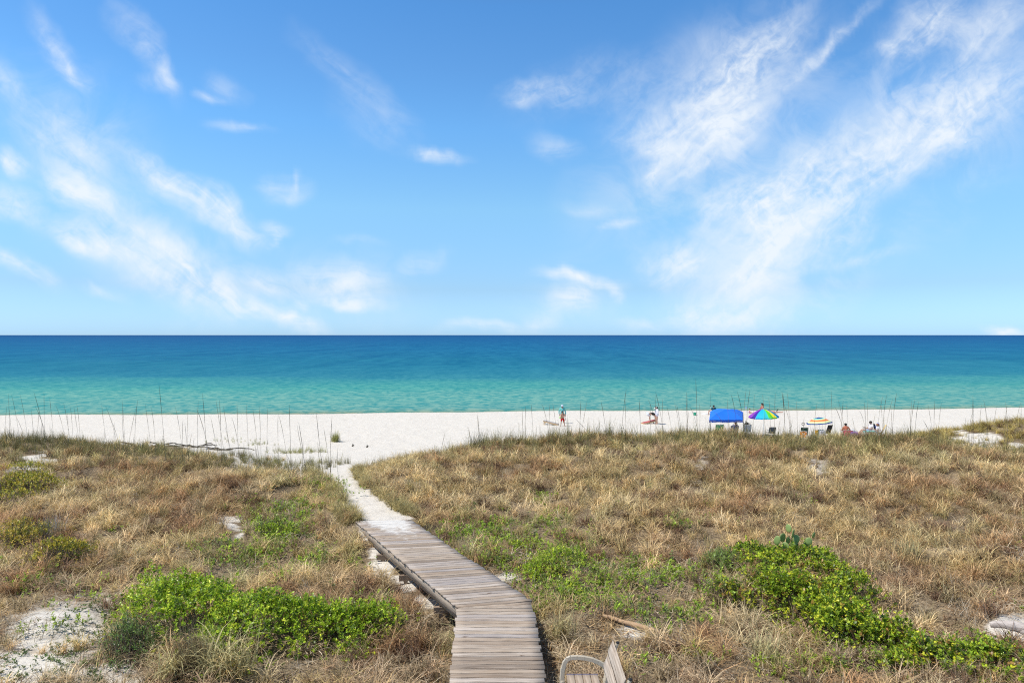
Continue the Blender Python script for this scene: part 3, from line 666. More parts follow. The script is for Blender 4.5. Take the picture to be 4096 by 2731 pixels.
def std(h, wid=1.0, f=(0, -1)):
    """upright joints; f = facing direction in plan"""
    fx, fy = f; sx, sy = -fy, fx       # to the person's left when looking along f is (-fy, fx)... kept as 'L'
    J = {}
    def p(side, fwd, z): return Vector((-sx*side*h*wid*-1+fx*fwd*h, -sy*side*h*wid*-1+fy*fwd*h, z*h))
    J['pel'] = p(0,0,.53); J['bel'] = p(0,.005,.62); J['che'] = p(0,0,.73); J['nec'] = p(0,.0,.845); J['hea'] = p(0,.012,.91); J['top'] = p(0,.005,.955)
    for s_, k in ((1,'L'),(-1,'R')):
        J['sh'+k] = p(.105*s_,0,.805); J['el'+k] = p(.145*s_,-.01,.63); J['wr'+k] = p(.155*s_,.02,.485); J['ha'+k] = p(.157*s_,.03,.445)
        J['hi'+k] = p(.052*s_,0,.50); J['kn'+k] = p(.058*s_,.008,.28); J['an'+k] = p(.06*s_,-.005,.045); J['to'+k] = p(.068*s_,.085,.018)
    return J
def person(label, loc, J, h, face, skin, clothes=(), hair=None, hat=None, group=None, fat=1.0, hairlen=0.0):
    root = empty('person', loc); tag(root, label, 'person', group)
    f = Vector((face[0], face[1], face[2] if len(face) > 2 else 0)).normalized()
    names = list(dict.fromkeys(sum(([a, b_] for a, b_ in BODY_E), []))); nodes = [J[n] for n in names]
    rad = [RAD[n if n in RAD else n[:-1]+'L']*h*fat*(1 if n not in ('hea','top','nec') else 1/fat) for n in names]
    edges = [(names.index(a), names.index(b_)) for a, b_ in BODY_E]
    # nose, and five fingers on each hand
    hi = names.index('hea'); nodes.append(J['hea']+f*.062*h+Vector((0, 0, -.004*h))); rad.append(.010*h); edges.append((hi, len(nodes)-1))
    for k in 'LR':
        w, ha = J['wr'+k], J['ha'+k]; d = (ha-w).normalized(); s_ = d.cross(f if abs(d.dot(f)) < .9 else Vector((0, 0, 1))).normalized(); cu = d.cross(s_)
        b0 = names.index('ha'+k)
        for j, (o_, ln) in enumerate(((-.9,.032),(-.3,.040),(.3,.042),(.9,.036))):
            a = ha+s_*o_*.011*h+d*.022*h; nodes.append(a); rad.append(.0055*h); edges.append((b0, len(nodes)-1)); i0 = len(nodes)-1
            nodes.append(a+(d+cu*.4).normalized()*ln*h*.7); rad.append(.0048*h); edges.append((i0, len(nodes)-1))
        a = ha-s_*.020*h-d*.004*h; nodes.append(a); rad.append(.006*h); edges.append((b0, len(nodes)-1)); i0 = len(nodes)-1
        nodes.append(a+(d*.9-s_*.6).normalized()*.026*h); rad.append(.005*h); edges.append((i0, len(nodes)-1))
    skin_mesh('body', nodes, edges, rad, skin, root)
    hc = J['hea'].lerp(J['top'], .45); upv = (J['top']-J['nec']).normalized(); rt = f.cross(upv).normalized(); fu = upv.cross(rt)
    mb = MB()
    for s_ in (-1, 1): mb.ball(tuple(J['hea']+upv*.012*h+fu*.052*h+rt*.02*h*s_), .0065*h, 6, 4)
    mb.build('eyes', M_EYE, root)
    mb = MB(); mb.ball(tuple(J['hea']-upv*.026*h+fu*.05*h), (.015*h, .008*h, .005*h), 6, 4); mb.build('mouth', plain('lips', (.35,.12,.10)), root)
    mb = MB()
    for s_ in (-1, 1): mb.ball(tuple(J['hea']+rt*.056*h*s_), (.008*h, .012*h, .017*h), 6, 4)
    mb.build('ears', skin, root)
    M3 = Matrix((rt, fu, upv)).transposed()
    def shell(mb, r_, cut, back=0):
        t = MB(); t.ball((0, 0, 0), r_, 14, 9, 0, cut)
        mb.add([tuple(M3 @ (Vector(v)+Vector((0, back, 0)))+hc) for v in t.v], t.f)
    if hair:
        mb = MB(); shell(mb, (.066*h, .070*h, .062*h), -.05, -.010*h)
        if hairlen:
            t = MB(); b_ = hc-fu*.055*h; ln = hairlen*h
            t.tube([hc-fu*.03*h+upv*.02*h, b_-upv*.02*h, b_-fu*.03*h-upv*ln*.5, b_-fu*.025*h-upv*ln], [.045*h, .045*h, .03*h, .008*h], 8); mb.add(t.v, t.f)
        else:
            t = MB(); t.ball(tuple(hc-fu*.028*h-upv*.018*h), (.05*h, .045*h, .05*h), 10, 7); mb.add(t.v, t.f)
        mb.build('hair', hair, root, smooth=True)
    if hat:
        kind, hm = hat; t = MB(); mb = MB()
        if kind == 'brim':
            t.lathe([(.0,.075*h),(.04*h,.07*h),(.066*h,.05*h),(.074*h,.012*h),(.13*h,-.006*h),(.155*h,-.016*h),(.155*h,-.022*h),(.07*h,.0)], 20)
        elif kind == 'cap':
            t.lathe([(.0,.072*h),(.035*h,.068*h),(.062*h,.045*h),(.074*h,.008*h),(.070*h,.0)], 16)
            t.box((0, .095*h, .004*h), (.09*h, .075*h, .010*h), bev=.004*h)
        else:                      # visor: a band and a peak
            t.lathe([(.070*h,.030*h),(.076*h,.030*h),(.076*h,.002*h),(.070*h,.002*h)], 18)
            t.box((0, .10*h, .0), (.12*h, .085*h, .010*h), bev=.004*h)
        mb.add([tuple(M3 @ Vector(v)+hc+upv*.004*h) for v in t.v], t.f); mb.build('hat', hm, root, smooth=True)
    for nm, mat, segs in clothes:
        nn = []; rr = []; ee = []; ix = {}
        for (a, b_, ta, tb, ra, rb) in segs:
            pa, pb = J[a].lerp(J[b_], ta), J[a].lerp(J[b_], tb)
            for (key, p_, r_) in (((a, b_, ta) if ta else (a,), pa, ra), ((a, b_, tb) if tb < 1 else (b_,), pb, rb)):
                if key not in ix: ix[key] = len(nn); nn.append(p_); rr.append(r_*h*fat)
            ee.append((ix[(a, b_, ta) if ta else (a,)], ix[(a, b_, tb) if tb < 1 else (b_,)]))
        skin_mesh(nm, nn, ee, rr, mat, root)
    return root
TOR = [('pel','bel',0,1,.092,.086),('bel','che',0,1,.086,.098),('che','shL',0,1,.098,.05),('che','shR',0,1,.098,.05),('che','nec',0,.8,.098,.045)]
SLV = lambda k, fr: [('sh'+k,'el'+k,0,fr,.05,.042)]
LSL = lambda k: [('sh'+k,'el'+k,0,1,.05,.036),('el'+k,'wr'+k,0,.95,.036,.028)]
SHO = [('pel','bel',0,.25,.094,.090),('pel','hiL',0,1,.094,.07),('pel','hiR',0,1,.094,.07),('hiL','knL',0,.75,.07,.062),('hiR','knR',0,.75,.07,.062)]
def foot(px, py): q_ = ray(px, py, 47, 78); return q_

# adult in aqua hooded shirt
q_ = foot(*spx(2160, 1600, 14.257, 1265, 1300)); h = 1.72; J = std(h); J['haL'] += Vector((.03,0,-.05)); J['wrL'] += Vector((.05,0,-.02)); J['elL'] += Vector((.05,0,0)); J['elR'] += Vector((-.05,0,0)); J['wrR'] += Vector((-.01,0,0))
J['toL'] += Vector((.05,0,0))
aq = cloth('aqua_cloth', (.16,.50,.47))
pr = person('person standing behind the boy in a long-sleeved aqua hooded shirt and pale cap', q_, J, h, (0,-1,-.25), M_TAN,
    [('hooded_shirt', aq, TOR+LSL('L')+LSL('R')+[('pel','hiL',0,1,.092,.075),('pel','hiR',0,1,.092,.075),('hiL','knL',0,.3,.075,.07),('hiR','knR',0,.3,.075,.07)])], None, ('cap', cloth('pale_cap', (.55,.60,.70))))
mb = MB(); t = MB(); t.ball((0,0,0), (.075*h,.075*h,.085*h), 14, 9, 0, -.9); mb.add([(v[0], v[1]+.016*h, v[2]+J['hea'].z-.006*h) for v in t.v], [f_ for f_ in t.f if np.mean([t.v[i][1] for i in f_]) > -.05*h]); mb.build('hood', aq, pr, smooth=True)
# boy in red shorts
q_ = foot(*spx(2160, 1600, 14.257, 1290, 1475)); h = 1.40; J = std(h, 1.08)
J['knL'] = Vector((.14,-.03,.38)); J['anL'] = Vector((.17,0,.06)); J['toL'] = Vector((.25,-.08,.02)); J['knR'] = Vector((-.14,-.03,.38)); J['anR'] = Vector((-.16,0,.06)); J['toR'] = Vector((-.22,-.09,.02))
J['elR'] = Vector((-.17,-.06,.86)); J['wrR'] = Vector((.02,-.16,.90)); J['haR'] = Vector((.08,-.17,.96)); J['elL'] = Vector((.20,.04,.88)); J['wrL'] = Vector((.24,0,.68)); J['haL'] = Vector((.25,-.02,.62))
if J['shL'].x < 0: J['shL'], J['shR'] = J['shR'], J['shL']; J['hiL'], J['hiR'] = J['hiR'], J['hiL']
J['hea'] += Vector((-.03,-.02,0)); J['top'] += Vector((-.04,-.01,0))
person('shirtless boy in red shorts standing with legs apart and one arm across his chest', q_, J, h, (-.3,-1,-.4), M_TAN, [('shorts', cloth('red_cloth', (.55,.01,.015)), SHO)], M_HAIRD)
mb = MB(); mb.box((0,0,0), (.13,.12,.14), bev=.03); o = mb.build('bean_bag', cloth('lime_cloth', (.45,.75,.22)), smooth=True); o.location = q_+Vector((-.24,-.02,.80)); tag(o, 'lime green bean bag held at the side of the boy in red shorts', 'bean bag')
# bending woman in white hat
q_ = foot(*spx(2540, 1600, 14.257, 1180, 1330)); h = 1.66; J = std(h, 1, (-1, 0))
def V3(*a): return Vector(a)
J.update(pel=V3(-.06,.1,.86), bel=V3(-.20,.1,.93), che=V3(-.42,.08,1.00), nec=V3(-.60,.04,.96), hea=V3(-.70,.0,.90), top=V3(-.76,-.02,.86),
  shL=V3(-.48,-.09,.93), elL=V3(-.60,-.08,.62), wrL=V3(-.62,-.10,.38), haL=V3(-.64,-.10,.30), shR=V3(-.50,.22,.93), elR=V3(-.52,.2,.62), wrR=V3(-.50,.10,.38), haR=V3(-.50,.06,.30),
  hiL=V3(-.04,.0,.82), knL=V3(-.02,.0,.46), anL=V3(.04,.02,.07), toL=V3(-.10,.0,.03), hiR=V3(-.04,.2,.82), knR=V3(.02,.2,.46), anR=V3(.10,.2,.07), toR=V3(-.04,.2,.03))
person('woman in a black top and wide white hat bending over the wooden board', q_, J, h, (-.25,-.75,-.75), M_SKIN, [('top', cloth('black_cloth', (.012,.012,.016)), TOR+[('pel','hiL',0,1,.092,.07),('pel','hiR',0,1,.092,.07),('hiL','knL',0,.25,.07,.066),('hiR','knR',0,.25,.07,.066)])], M_HAIRD, ('brim', cloth('white_cloth', (.72,.74,.78))))
# woman in long white shirt
q_ = foot(*spx(2540, 1600, 14.257, 1245, 1345)); h = 1.68; J = std(h, 1, (-1, -.2)); J['hea'] += V3(-.05,0,-.02); J['top'] += V3(-.09,0,-.05); J['nec'] += V3(-.02,0,0)
J['elL'] += V3(-.02,-.05,.02); J['wrL'] += V3(-.17,-.05,.06); J['haL'] += V3(-.24,-.04,.08); J['wrR'] += V3(-.15,.02,.05); J['haR'] += V3(-.22,.02,.07); J['toL'] += V3(0,-.05,0)
wh = cloth('white_shirt', (.74,.73,.80))
person('woman in a long loose white shirt and white visor standing over the board', q_, J, h, (-1,-.25,-.5), M_SKIN,
    [('long_shirt', wh, TOR+LSL('L')+LSL('R')+[('pel','hiL',0,1,.10,.088),('pel','hiR',0,1,.10,.088),('hiL','knL',0,.38,.088,.084),('hiR','knR',0,.38,.088,.084)])], M_HAIRD, ('visor', cloth('visor_cloth', (.78,.74,.66))), hairlen=.15)
# cornhole boards
M_PLY = plain('plywood', (.60,.40,.19), .6, .15, 4, .2); M_PLYR = plain('red_painted_board', (.50,.12,.12), .6, .5, 3, .2); M_GREYB = plain('grey_board_top', (.42,.38,.36), .6, .2, 5)
def board(label, a, b_, hi, mat, tw=.0):
    """a = low end foot, b_ = raised end foot"""
    root = empty('game_board', (a+b_)/2); tag(root, label, 'game board', 'bean bag toss boards on the sand')
    d = Vector((b_.x-a.x, b_.y-a.y, 0)); Ln = d.length; x = d.normalized(); y = Vector((-x.y, x.x, 0)); c0 = (a+b_)/2
    g0, g1 = a.z-c0.z, b_.z-c0.z
    p0 = -d/2+V3(0,0,g0+.09); p1 = d/2+V3(0,0,g1+hi); z = (p1-p0).normalized().cross(y)*-1
    if z.z < 0: z = -z
    mb = MB(); xx = (p1-p0).normalized(); M3 = Matrix((xx, y, z)).transposed(); L3 = (p1-p0).length
    n = 20; hc_ = .3*L3; vs = []; fs = []          # panel with a round hole
    for zz in (0, -.015):
        for k in range(n):
            an = 2*math.pi*k/n; vs.append((hc_+.075*math.cos(an), .075*math.sin(an), zz))
        for k in range(n):
            an = 2*math.pi*k/n; cx_, cy_ = math.cos(an), math.sin(an); s_ = min(1/max(abs(cx_), 1e-6)*(L3/2 if False else 1), 1/max(abs(cy_), 1e-6)); ex = hc_+cx_*s_*(L3/2-hc_) if cx_ > 0 else hc_+cx_*s_*(L3/2+hc_); vs.append((ex, cy_*s_*.30, zz))
    for k in range(n):
        j = (k+1) % n; fs += [(k, n+k, n+j, j), (2*n+j, 3*n+j, 3*n+k, 2*n+k), (n+k, 3*n+k, 3*n+j, n+j), (k, j, 2*n+j, 2*n+k)]
    mb.add([tuple(M3 @ Vector(v)+(p0+p1)/2) for v in vs], fs); mb.build('panel', mat, root)
    for nm, (cx_, cy_, lx, ly) in (('side_rail', (0, .29, L3, .02)), ('side_rail', (0, -.29, L3, .02)), ('end_rail', (L3/2-.01, 0, .02, .56)), ('end_rail', (-L3/2+.01, 0, .02, .56))):
        mb = MB(); mb.box(tuple(M3 @ V3(cx_, cy_, -.017-.045)+(p0+p1)/2), (lx, ly, .09), M3); mb.build(nm, M_PLY, root)
    for s_ in (-1, 1):
        mb = MB(); tp = M3 @ V3(L3/2-.1, .25*s_, -.05)+(p0+p1)/2; mb.bar((tp.x+x.x*.02, tp.y+x.y*.02, g1-.02), tuple(tp), .07, .03); mb.build('leg', M_PLY, root)
a = foot(*spx(2160, 1600, 14.257, 1050, 1385)); b_ = foot(*spx(2160, 1600, 14.257, 215, 1375))
board('plain wooden game board standing on the sand left of the boy in red shorts', a, a+(b_-a)*1.0, .40, M_GREYB)
a = foot(*spx(2540, 1600, 14.257, 420, 1330)); b_ = foot(*spx(2540, 1600, 14.257, 1185, 1300))
board('red patterned wooden game board under the bending woman', a, b_, .34, M_PLYR)

# ------------------------------------------------------------------ canopy tent
BL = (.012,.12,.62); m, nt, b = newmat('blue_canopy_cloth')
tcn = N(nt, 'ShaderNodeTexCoord').outputs['Object']
L(nt, mixc(nt, noise(nt, 3, 4, .6, tcn), (.008,.13,.66), (.012,.20,.85)), b.inputs['Base Color']); b.inputs['Roughness'].default_value = .55
M_TENT = m; M_TENTD = plain('blue_valance', (.010,.075,.42), .6, .15, 12); M_POLE = plain('grey_metal', (.35,.35,.36), .4, .1, 8, .5, 0, .6); M_WHITE = plain('white_print', (.8,.8,.8), .6)
fl = at(2837/4, 1677.5/4, 52.0); fr = at(2971.5/4, 1677/4, 52.0); bl_ = at(2842/4, 1643.5/4, 54.7); br = at(2972/4, 1646/4, 54.7); pk = at(2904/4, 1633.6/4, 53.4)
gz = tz(fl.x+1.2, 53.3); c0 = V3((fl.x+fr.x)/2, 53.3, gz); tent = empty('canopy_tent', c0); tag(tent, 'low bright blue pop-up canopy tent on the beach', 'canopy')
mb = MB(); n = 10; cs = [fl, fr, br, bl_]
for k in range(4):
    A, B = cs[k], cs[(k+1) % 4]; vs = []; fs = []
    for i in range(n+1):
        for j in range(n+1):
            u, v = i/n, j/n; e = A.lerp(B, u); p = e.lerp(pk, v); p = p+V3(0, 0, .30*math.sin(math.pi*min(1, v*1.0))*(.25+.75*(1-v))*.55*(1-.25*math.sin(u*math.pi))); vs.append(p-c0)
    for i in range(n):
        for j in range(n): o_ = i*(n+1)+j; fs.append((o_, o_+n+1, o_+n+2, o_+1))
    mb.add(vs, fs)
mb.build('roof', M_TENT, tent, smooth=True)
for k in range(4):
    A, B = cs[k]-c0, cs[(k+1) % 4]-c0; mb = MB(); vs = []; fs = []; nrm = V3((B-A).y, -(B-A).x, 0).normalized()
    for i in range(13):
        u = i/12; p = A.lerp(B, u)+nrm*(.01*math.sin(u*19)); w = .19+.012*math.sin(u*14); vs += [p, p-V3(0,0,w)]
    for i in range(12): fs.append((i*2, i*2+1, i*2+3, i*2+2))
    va = mb.add(vs, fs); va = mb.build('valance', M_TENTD, tent)
    if k == 0:
        lg = MB(); y = -.035
        for (x, z, w, hh) in ((.075,-.165,.10,.085),(.155,-.165,.06,.05)):
            lg.add([(A.x+x, A.y+y, A.z+z),(A.x+x+w, A.y+y, A.z+z),(A.x+x+w*.35, A.y+y, A.z+z+hh)], [(0,1,2)])
        for i in range(7): lg.box((A.x+.235+i*.034, A.y+y, A.z-.125+.003*i), (.022, .004, .024))
        lg.build('logo', M_WHITE, va)
for k, c_ in enumerate(cs):
    g = tz(c_.x, c_.y); dx = (.04 if k in (1, 2) else -.04); mb = MB(); mb.tube([(c_.x-c0.x, c_.y-c0.y, c_.z-c0.z-.01), (c_.x+dx-c0.x, c_.y-c0.y, g-c0.z-.03)], .018, 8); mb.build('leg', M_POLE, tent)
for (a_, b2) in ((fl, fr), (fr, br), (br, bl_), (bl_, fl)):
    a2, b3 = a_-c0-V3(0,0,.05), b2-c0-V3(0,0,.05); mb = MB(); cxy = (a2+b3)*.5*.04; mb.tube([a2*1.0-V3(0,0,.02), (a2+b3)/2-V3(0,0,.18), b3-V3(0,0,.02)], .010, 5); mb.build('truss', M_POLE, tent)

# ------------------------------------------------------------------ umbrellas
def umbrella(label, apex, rim_c, rad, ribs, colours, bands=None, pole_xy=None, sc=True, group='beach umbrellas', scal=.0, drop=.1):
    g = tz(apex.x, apex.y); root = empty('beach_umbrella', V3(apex.x, apex.y, g)); tag(root, label, 'umbrella', group); o0 = root.location.copy()
    ax = (apex-rim_c); H = ax.length; z = ax.normalized(); x = Vector((1, 0, 0)); x = (x-z*x.dot(z)).normalized(); y = z.cross(x)
    mats = [plain('canopy_'+n_, c_, .6, .06, 12, .2) for n_, c_ in colours]; mb = MB(); nr = 10; vs = []; sub = 4; nn = ribs*sub
    for i in range(nr+1):
        t = i/nr
        for k in range(nn):
            an = 2*math.pi*k/nn+.13; sag = 1-.045*t*(1-math.cos(2*math.pi*(k % sub)/sub))/1.0*(1 if sub > 1 else 0)
            r_ = rad*t*sag; zz = H*(1-t**1.75); vs.append(tuple(rim_c+x*r_*math.cos(an)+y*r_*math.sin(an)+z*zz-o0))
    fs = []; mi = []
    for i in range(nr):
        for k in range(nn):
            j = (k+1) % nn; fs.append((i*nn+k, (i+1)*nn+k, (i+1)*nn+j, i*nn+j))
            mi.append(bands(i/nr, k/nn) if bands else (k//sub) % len(mats))
    mb.v = vs; mb.f = fs; mb.m = mi; can = mb.build('canopy', mats, root, smooth=True)
    if scal:
        mb = MB()
        for k in range(ribs):
            mi_ = bands(1, (k*sub+1)/nn) if bands else k % len(mats)
            for s_ in range(sub):
                a1, a2 = k*sub+s_, (k*sub+s_+1) % nn
                if s_ == 0 : pass
                p, q2 = Vector(vs[nr*nn+a1]), Vector(vs[nr*nn+a2]); f0 = 0 if s_ else .12
                p = p.lerp(q2, f0); mb.add([p, q2, q2-z*scal, p-z*scal], [(0,1,2,3)], mi_)
        mb.build('fringe', mats, root)
    mb = MB(); mb.tube([apex-o0+z*.10, apex-o0-z*.05], [.012, .03], 8); mb.build('finial', M_WHITE, root)
    mb = MB(); base = V3(0, 0, -.1); mb.tube([apex-o0, (apex-o0)-z*min(H+.35, apex.z-g-.1), base], .016, 8); mb.build('pole', M_WHITE, root)
    mb = MB()
    for k in range(ribs):
        an = 2*math.pi*k/ribs+.13; mb.tube([rim_c-o0+z*H*.55, rim_c-o0+(x*math.cos(an)+y*math.sin(an))*rad*.6+z*H*.6*.95], .005, 4)
    mb.build('ribs', M_POLE, root)
    return root, can
C = dict(violet=(.26,.05,.42), indigo=(.05,.02,.30), sky=(.01,.42,.68), aqua=(.03,.50,.55), lime=(.12,.62,.04), yellow=(.80,.68,.04), cyan=(.01,.33,.55), magenta=(.45,.03,.22))
apx = at(3053/4, 1634/4, 55.0); rim = V3(apx.x+.03, 55.0, apx.z-.60)
order = ['sky','aqua','lime','yellow','cyan','indigo','magenta','violet','cyan','magenta','violet','indigo']   # walked round the canopy, the camera side first
def bnd(t, u):
    an = (u*360+7.4) % 360        # 0 = +x, 90 = away; camera side is 270
    seq = [(188,'violet'),(214,'indigo'),(243,'sky'),(268,'aqua'),(286,'lime'),(306,'yellow'),(326,'cyan'),(352,'indigo'),(372,'magenta')]
    for lim, n_ in seq:
        if an < lim and an > 160: return list(C).index(n_)
    return list(C).index('magenta') if an < 60 else (list(C).index('cyan') if an < 110 else list(C).index('violet'))
um, _ = umbrella('rainbow beach umbrella with violet, blue, aqua, lime and yellow gores', apx, rim, 1.17, 12, list(C.items()), bnd, scal=.10)
C2 = dict(navy=(.012,.04,.20), aqua=(.10,.62,.58), pale=(.66,.75,.40), orange=(.75,.22,.07), cream=(.75,.62,.30))
apx2 = at(3276/4, 1666/4, 52.0); rim2 = at(3273/4, 1689.5/4, 52.0); rim2 = V3(rim2.x+.06, 51.95, rim2.z)
def bnd2(t, u):
    ks = list(C2); 
    for lim, n_ in ((.25,'navy'),(.37,'aqua'),(.47,'pale'),(.56,'orange'),(.64,'orange'),(.74,'cream'),(.82,'pale'),(.9,'aqua'),(2,'navy')):
        if t < lim-1e-6: return ks.index(n_)
ax_t = Vector((-.115, .03, 1)).normalized(); apx2 = rim2+ax_t*.42
um2, can2 = umbrella('striped beach umbrella with navy rim and orange, cream and aqua rings', apx2, rim2, .97, 8, list(C2.items()), bnd2)
mb = MB()
for i in range(7): mb.box((.46+i*.036, -.80+.02*i, -.0+.006*i), (.024, .006, .022))
o = mb.build('lettering', M_WHITE, can2); o.location = rim2-um2.location+V3(0,-.02,.055)

# ------------------------------------------------------------------ chairs and gear
def camp_chair(label, x, y, mat, w=.52, hs=.32, hb=.9, lean=.22, face=1, rz=0.0, frame=None, cat='beach chair'):
    """folding chair; the back leans away from the way it faces (face=1: faces the sea, +Y)"""
    frame = frame or M_POLE; root = empty('beach_chair', V3(x, y, tz(x, y)), rz); tag(root, label, cat, 'folding chairs on the beach')
    d = .45*face; bk = -.22*face; tp = bk-lean*face
    mb = MB(); n = 6
    vs = []; 
    for i in range(n+1):
        for j in range(n+1):
            u, v = i/n, j/n; sag = .04*math.sin(math.pi*u); vs.append(((u-.5)*w, bk+(tp-bk)*v-sag*face, hs+(hb-hs)*v))
    fs = [(i*(n+1)+j, (i+1)*(n+1)+j, (i+1)*(n+1)+j+1, i*(n+1)+j+1) for i in range(n) for j in range(n)]
    mb.add(vs, fs); o_ = len(vs)
    mb.add([(v[0], v[1]+.018, v[2]) for v in vs], [tuple(reversed(f_)) for f_ in fs]); mb.build('backrest', mat, root, smooth=True)
    mb = MB(); vs = [((i/n-.5)*w, bk+d*(j/n), hs-.05*math.sin(math.pi*i/n)+.04*(j/n)) for i in range(n+1) for j in range(n+1)]
    mb.add(vs, fs); mb.add([(v[0], v[1], v[2]-.015) for v in vs], [tuple(reversed(f_)) for f_ in fs]); mb.build('seat', mat, root, smooth=True)
    for s_ in (-1, 1):
        xx = s_*(w/2+.015)
        mb = MB(); mb.tube([(xx, tp, hb+.01), (xx, bk, hs), (xx, bk+d*1.05, -.01)], .013, 7); mb.build('frame', frame, root)
        mb = MB(); mb.tube([(xx, bk+d, hs+.05), (xx, bk-.15*face, -.01)], .013, 7); mb.build('leg', frame, root)
        mb = MB(); mb.bar((xx, bk-.03*face, hs+.20), (xx, bk+d, hs+.22), .045, .02, bev=.005); mb.build('armrest', frame, root)
    mb = MB(); mb.tube([(-w/2-.015, tp, hb+.01), (0, tp-.01*face, hb+.03), (w/2+.015, tp, hb+.01)], .012, 7); mb.build('top_bar', frame, root)
    return root
def gp(px, Y): return (px-CX)/F*Y
M_DK = plain('dark_frame', (.05,.05,.055), .5); M_GRN = cloth('green_fabric', (.015,.33,.15)); M_GREYF = cloth('grey_fabric', (.22,.25,.30)); M_DG = cloth('dark_green_fabric', (.025,.075,.06)); M_ORG = cloth('orange_fabric', (.85,.28,.02))
camp_chair('green fabric folding chair below the left part of the blue canopy', gp(2871/4, 55.6), 55.6, M_GRN, .62, .3, .95, .2, 1, .1, M_DK)
camp_chair('grey folding chair with a person in it below the right part of the blue canopy', gp(2933/4, 55.8), 55.8, M_GREYF, .60, .3, .80, .2, 1, 0, M_DK)
camp_chair('pale grey folding chair with a dark bag on top just right of the blue canopy', gp(2985/4, 56), 56.0, cloth('pale_grey_fabric', (.42,.45,.50)), .60, .3, .86, .2, 1, -.1, M_DK)
camp_chair('dark grey folding chair below the rainbow umbrella', gp(3083/4, 55.3), 55.3, cloth('charcoal_fabric', (.09,.11,.14)), .50, .3, .76, .15, 1, .05, M_DK)
camp_chair('dark green low folding chair next to the orange chair', gp(3214/4, 54.6), 54.6, M_DG, .50, .28, .84, .2, 1, -.2, M_DG)
camp_chair('tall black reclining folding chair under the right side of the striped umbrella', gp(3303/4, 55.2), 55.2, cloth('black_fabric', (.03,.03,.032)), .46, .3, .98, .28, 1, .35, M_DK)
oc = camp_chair('orange folding chair with a white crossed frame on its back', gp(3201/4+1, 53.6), 53.6, M_ORG, .56, .25, .68, .12, 1, .1, M_WHITE)
mb = MB(); mb.tube([(-.24,-.26,.30),(.24,-.37,.66)], .016, 6); mb.tube([(-.24,-.37,.66),(.24,-.26,.30)], .016, 6); mb.build('crossed_bars', M_WHITE, oc)
# bag on chair
x = gp(2987/4, 55.7); g = tz(x, 55.7); mb = MB(); mb.ball((0,0,.10), (.17,.12,.12), 12, 8); mb.tube([(-.26,0,.1),(-.1,.03,.06),(.12,0,.08),(.34,.02,.09)], [.02,.05,.05,.02], 7); mb.tube([(-.03,0,.1),(-.09,0,.33)], [.05,.02], 6)
o = mb.build('dark_bag', M_DK, smooth=True); o.location = V3(x, 55.72, g+.86); tag(o, 'dark crumpled bag resting on top of the pale grey chair', 'bag')
def bucket(name, label, loc, r0, r1, h, mat, cat):
    root = empty(name, loc); tag(root, label, cat)
    mb = MB(); mb.lathe([(0,.0),(r0,0),(r1,h),(r1+.015,h),(r1+.015,h-.025),(r1-.012,h-.02),(r0-.01,.012),(0,.012)], 16); mb.build('pail', mat, root, smooth=False)
    mb = MB(); mb.tube([(-r1, 0, h-.01), (-r1*.9, -.03, h-.08), (0, -r1*1.05, h-.12), (r1*.9, -.03, h-.08), (r1, 0, h-.01)], .005, 5); mb.build('handle', M_WHITE, root)
q_ = foot(2779.5/4, 1659/4); bucket('bucket', 'green plastic bucket standing alone near the waterline', q_, .11, .16, .27, plain('green_plastic', (.01,.38,.22), .4), 'bucket')
x = gp(3266/4, 54.3); bucket('bucket', 'tall yellow container between the dark green and the black chair', V3(x, 54.3, tz(x, 54.3)), .10, .12, .62, plain('yellow_plastic', (.75,.40,.02), .5), 'bucket')
# rods
def rod(label, foot_, top, reel_t):
    root = empty('fishing_rod', foot_); tag(root, label, 'fishing rod')
    t = top-foot_; mb = MB(); mb.tube([t*0.30, t*.5, t*.75+V3(.01,0,0), t], [.012,.011,.008,.004], 6); mb.build('blank', M_DK, root)
    mb = MB(); mb.tube([V3(0,0,-.2), t*.33], [.028,.026], 8); mb.build('sand_spike', M_WHITE, root)
    c_ = t*reel_t; mb = MB(); mb.ball((c_.x-.05, c_.y, c_.z), (.05,.04,.045), 8, 6); mb.tube([(c_.x-.05,c_.y,c_.z),(c_.x-.16,c_.y,c_.z+.01)], .014, 6); mb.build('reel', M_DK, root)
q_ = foot(2846/4, 1656/4); rod('dark surf fishing rod in a white sand spike behind the blue canopy', q_, at(2840/4, 1560/4, q_.y), .36)
q_ = foot(2994/4, 1654/4); mb = MB(); mb.tube([(0,0,-.1),(-.05,0,.52)], .014, 6); mb.add([(-.04,0,.5),(.05,0,.54),(.02,0,.70),(-.05,0,.78),(-.09,0,.70),(-.08,0,.54)], [(0,1,2,3,4,5)]); mb.add([(-.04,.02,.5),(.05,.02,.54),(.02,.02,.70),(-.05,.02,.78),(-.09,.02,.70),(-.08,.02,.54)], [(5,4,3,2,1,0)])
o = mb.build('toy_shovel', plain('pale_blue_plastic', (.40,.58,.85), .4)); o.location = q_+V3(-.12,.3,0); tag(o, 'pale blue toy shovel standing upright behind the child', 'shovel')
q_ = foot(3109/4, 1646.5/4); mb = MB(); mb.tube([(-.06,0,-.03),(-.03,0,.16),(.05,0,.28),(.10,0,.33)], [.05,.055,.05,.02], 8); o = mb.build('swim_fin', M_DK, smooth=True); o.location = q_; tag(o, 'small dark curved fin standing in the sand at the waterline', 'swim fin')
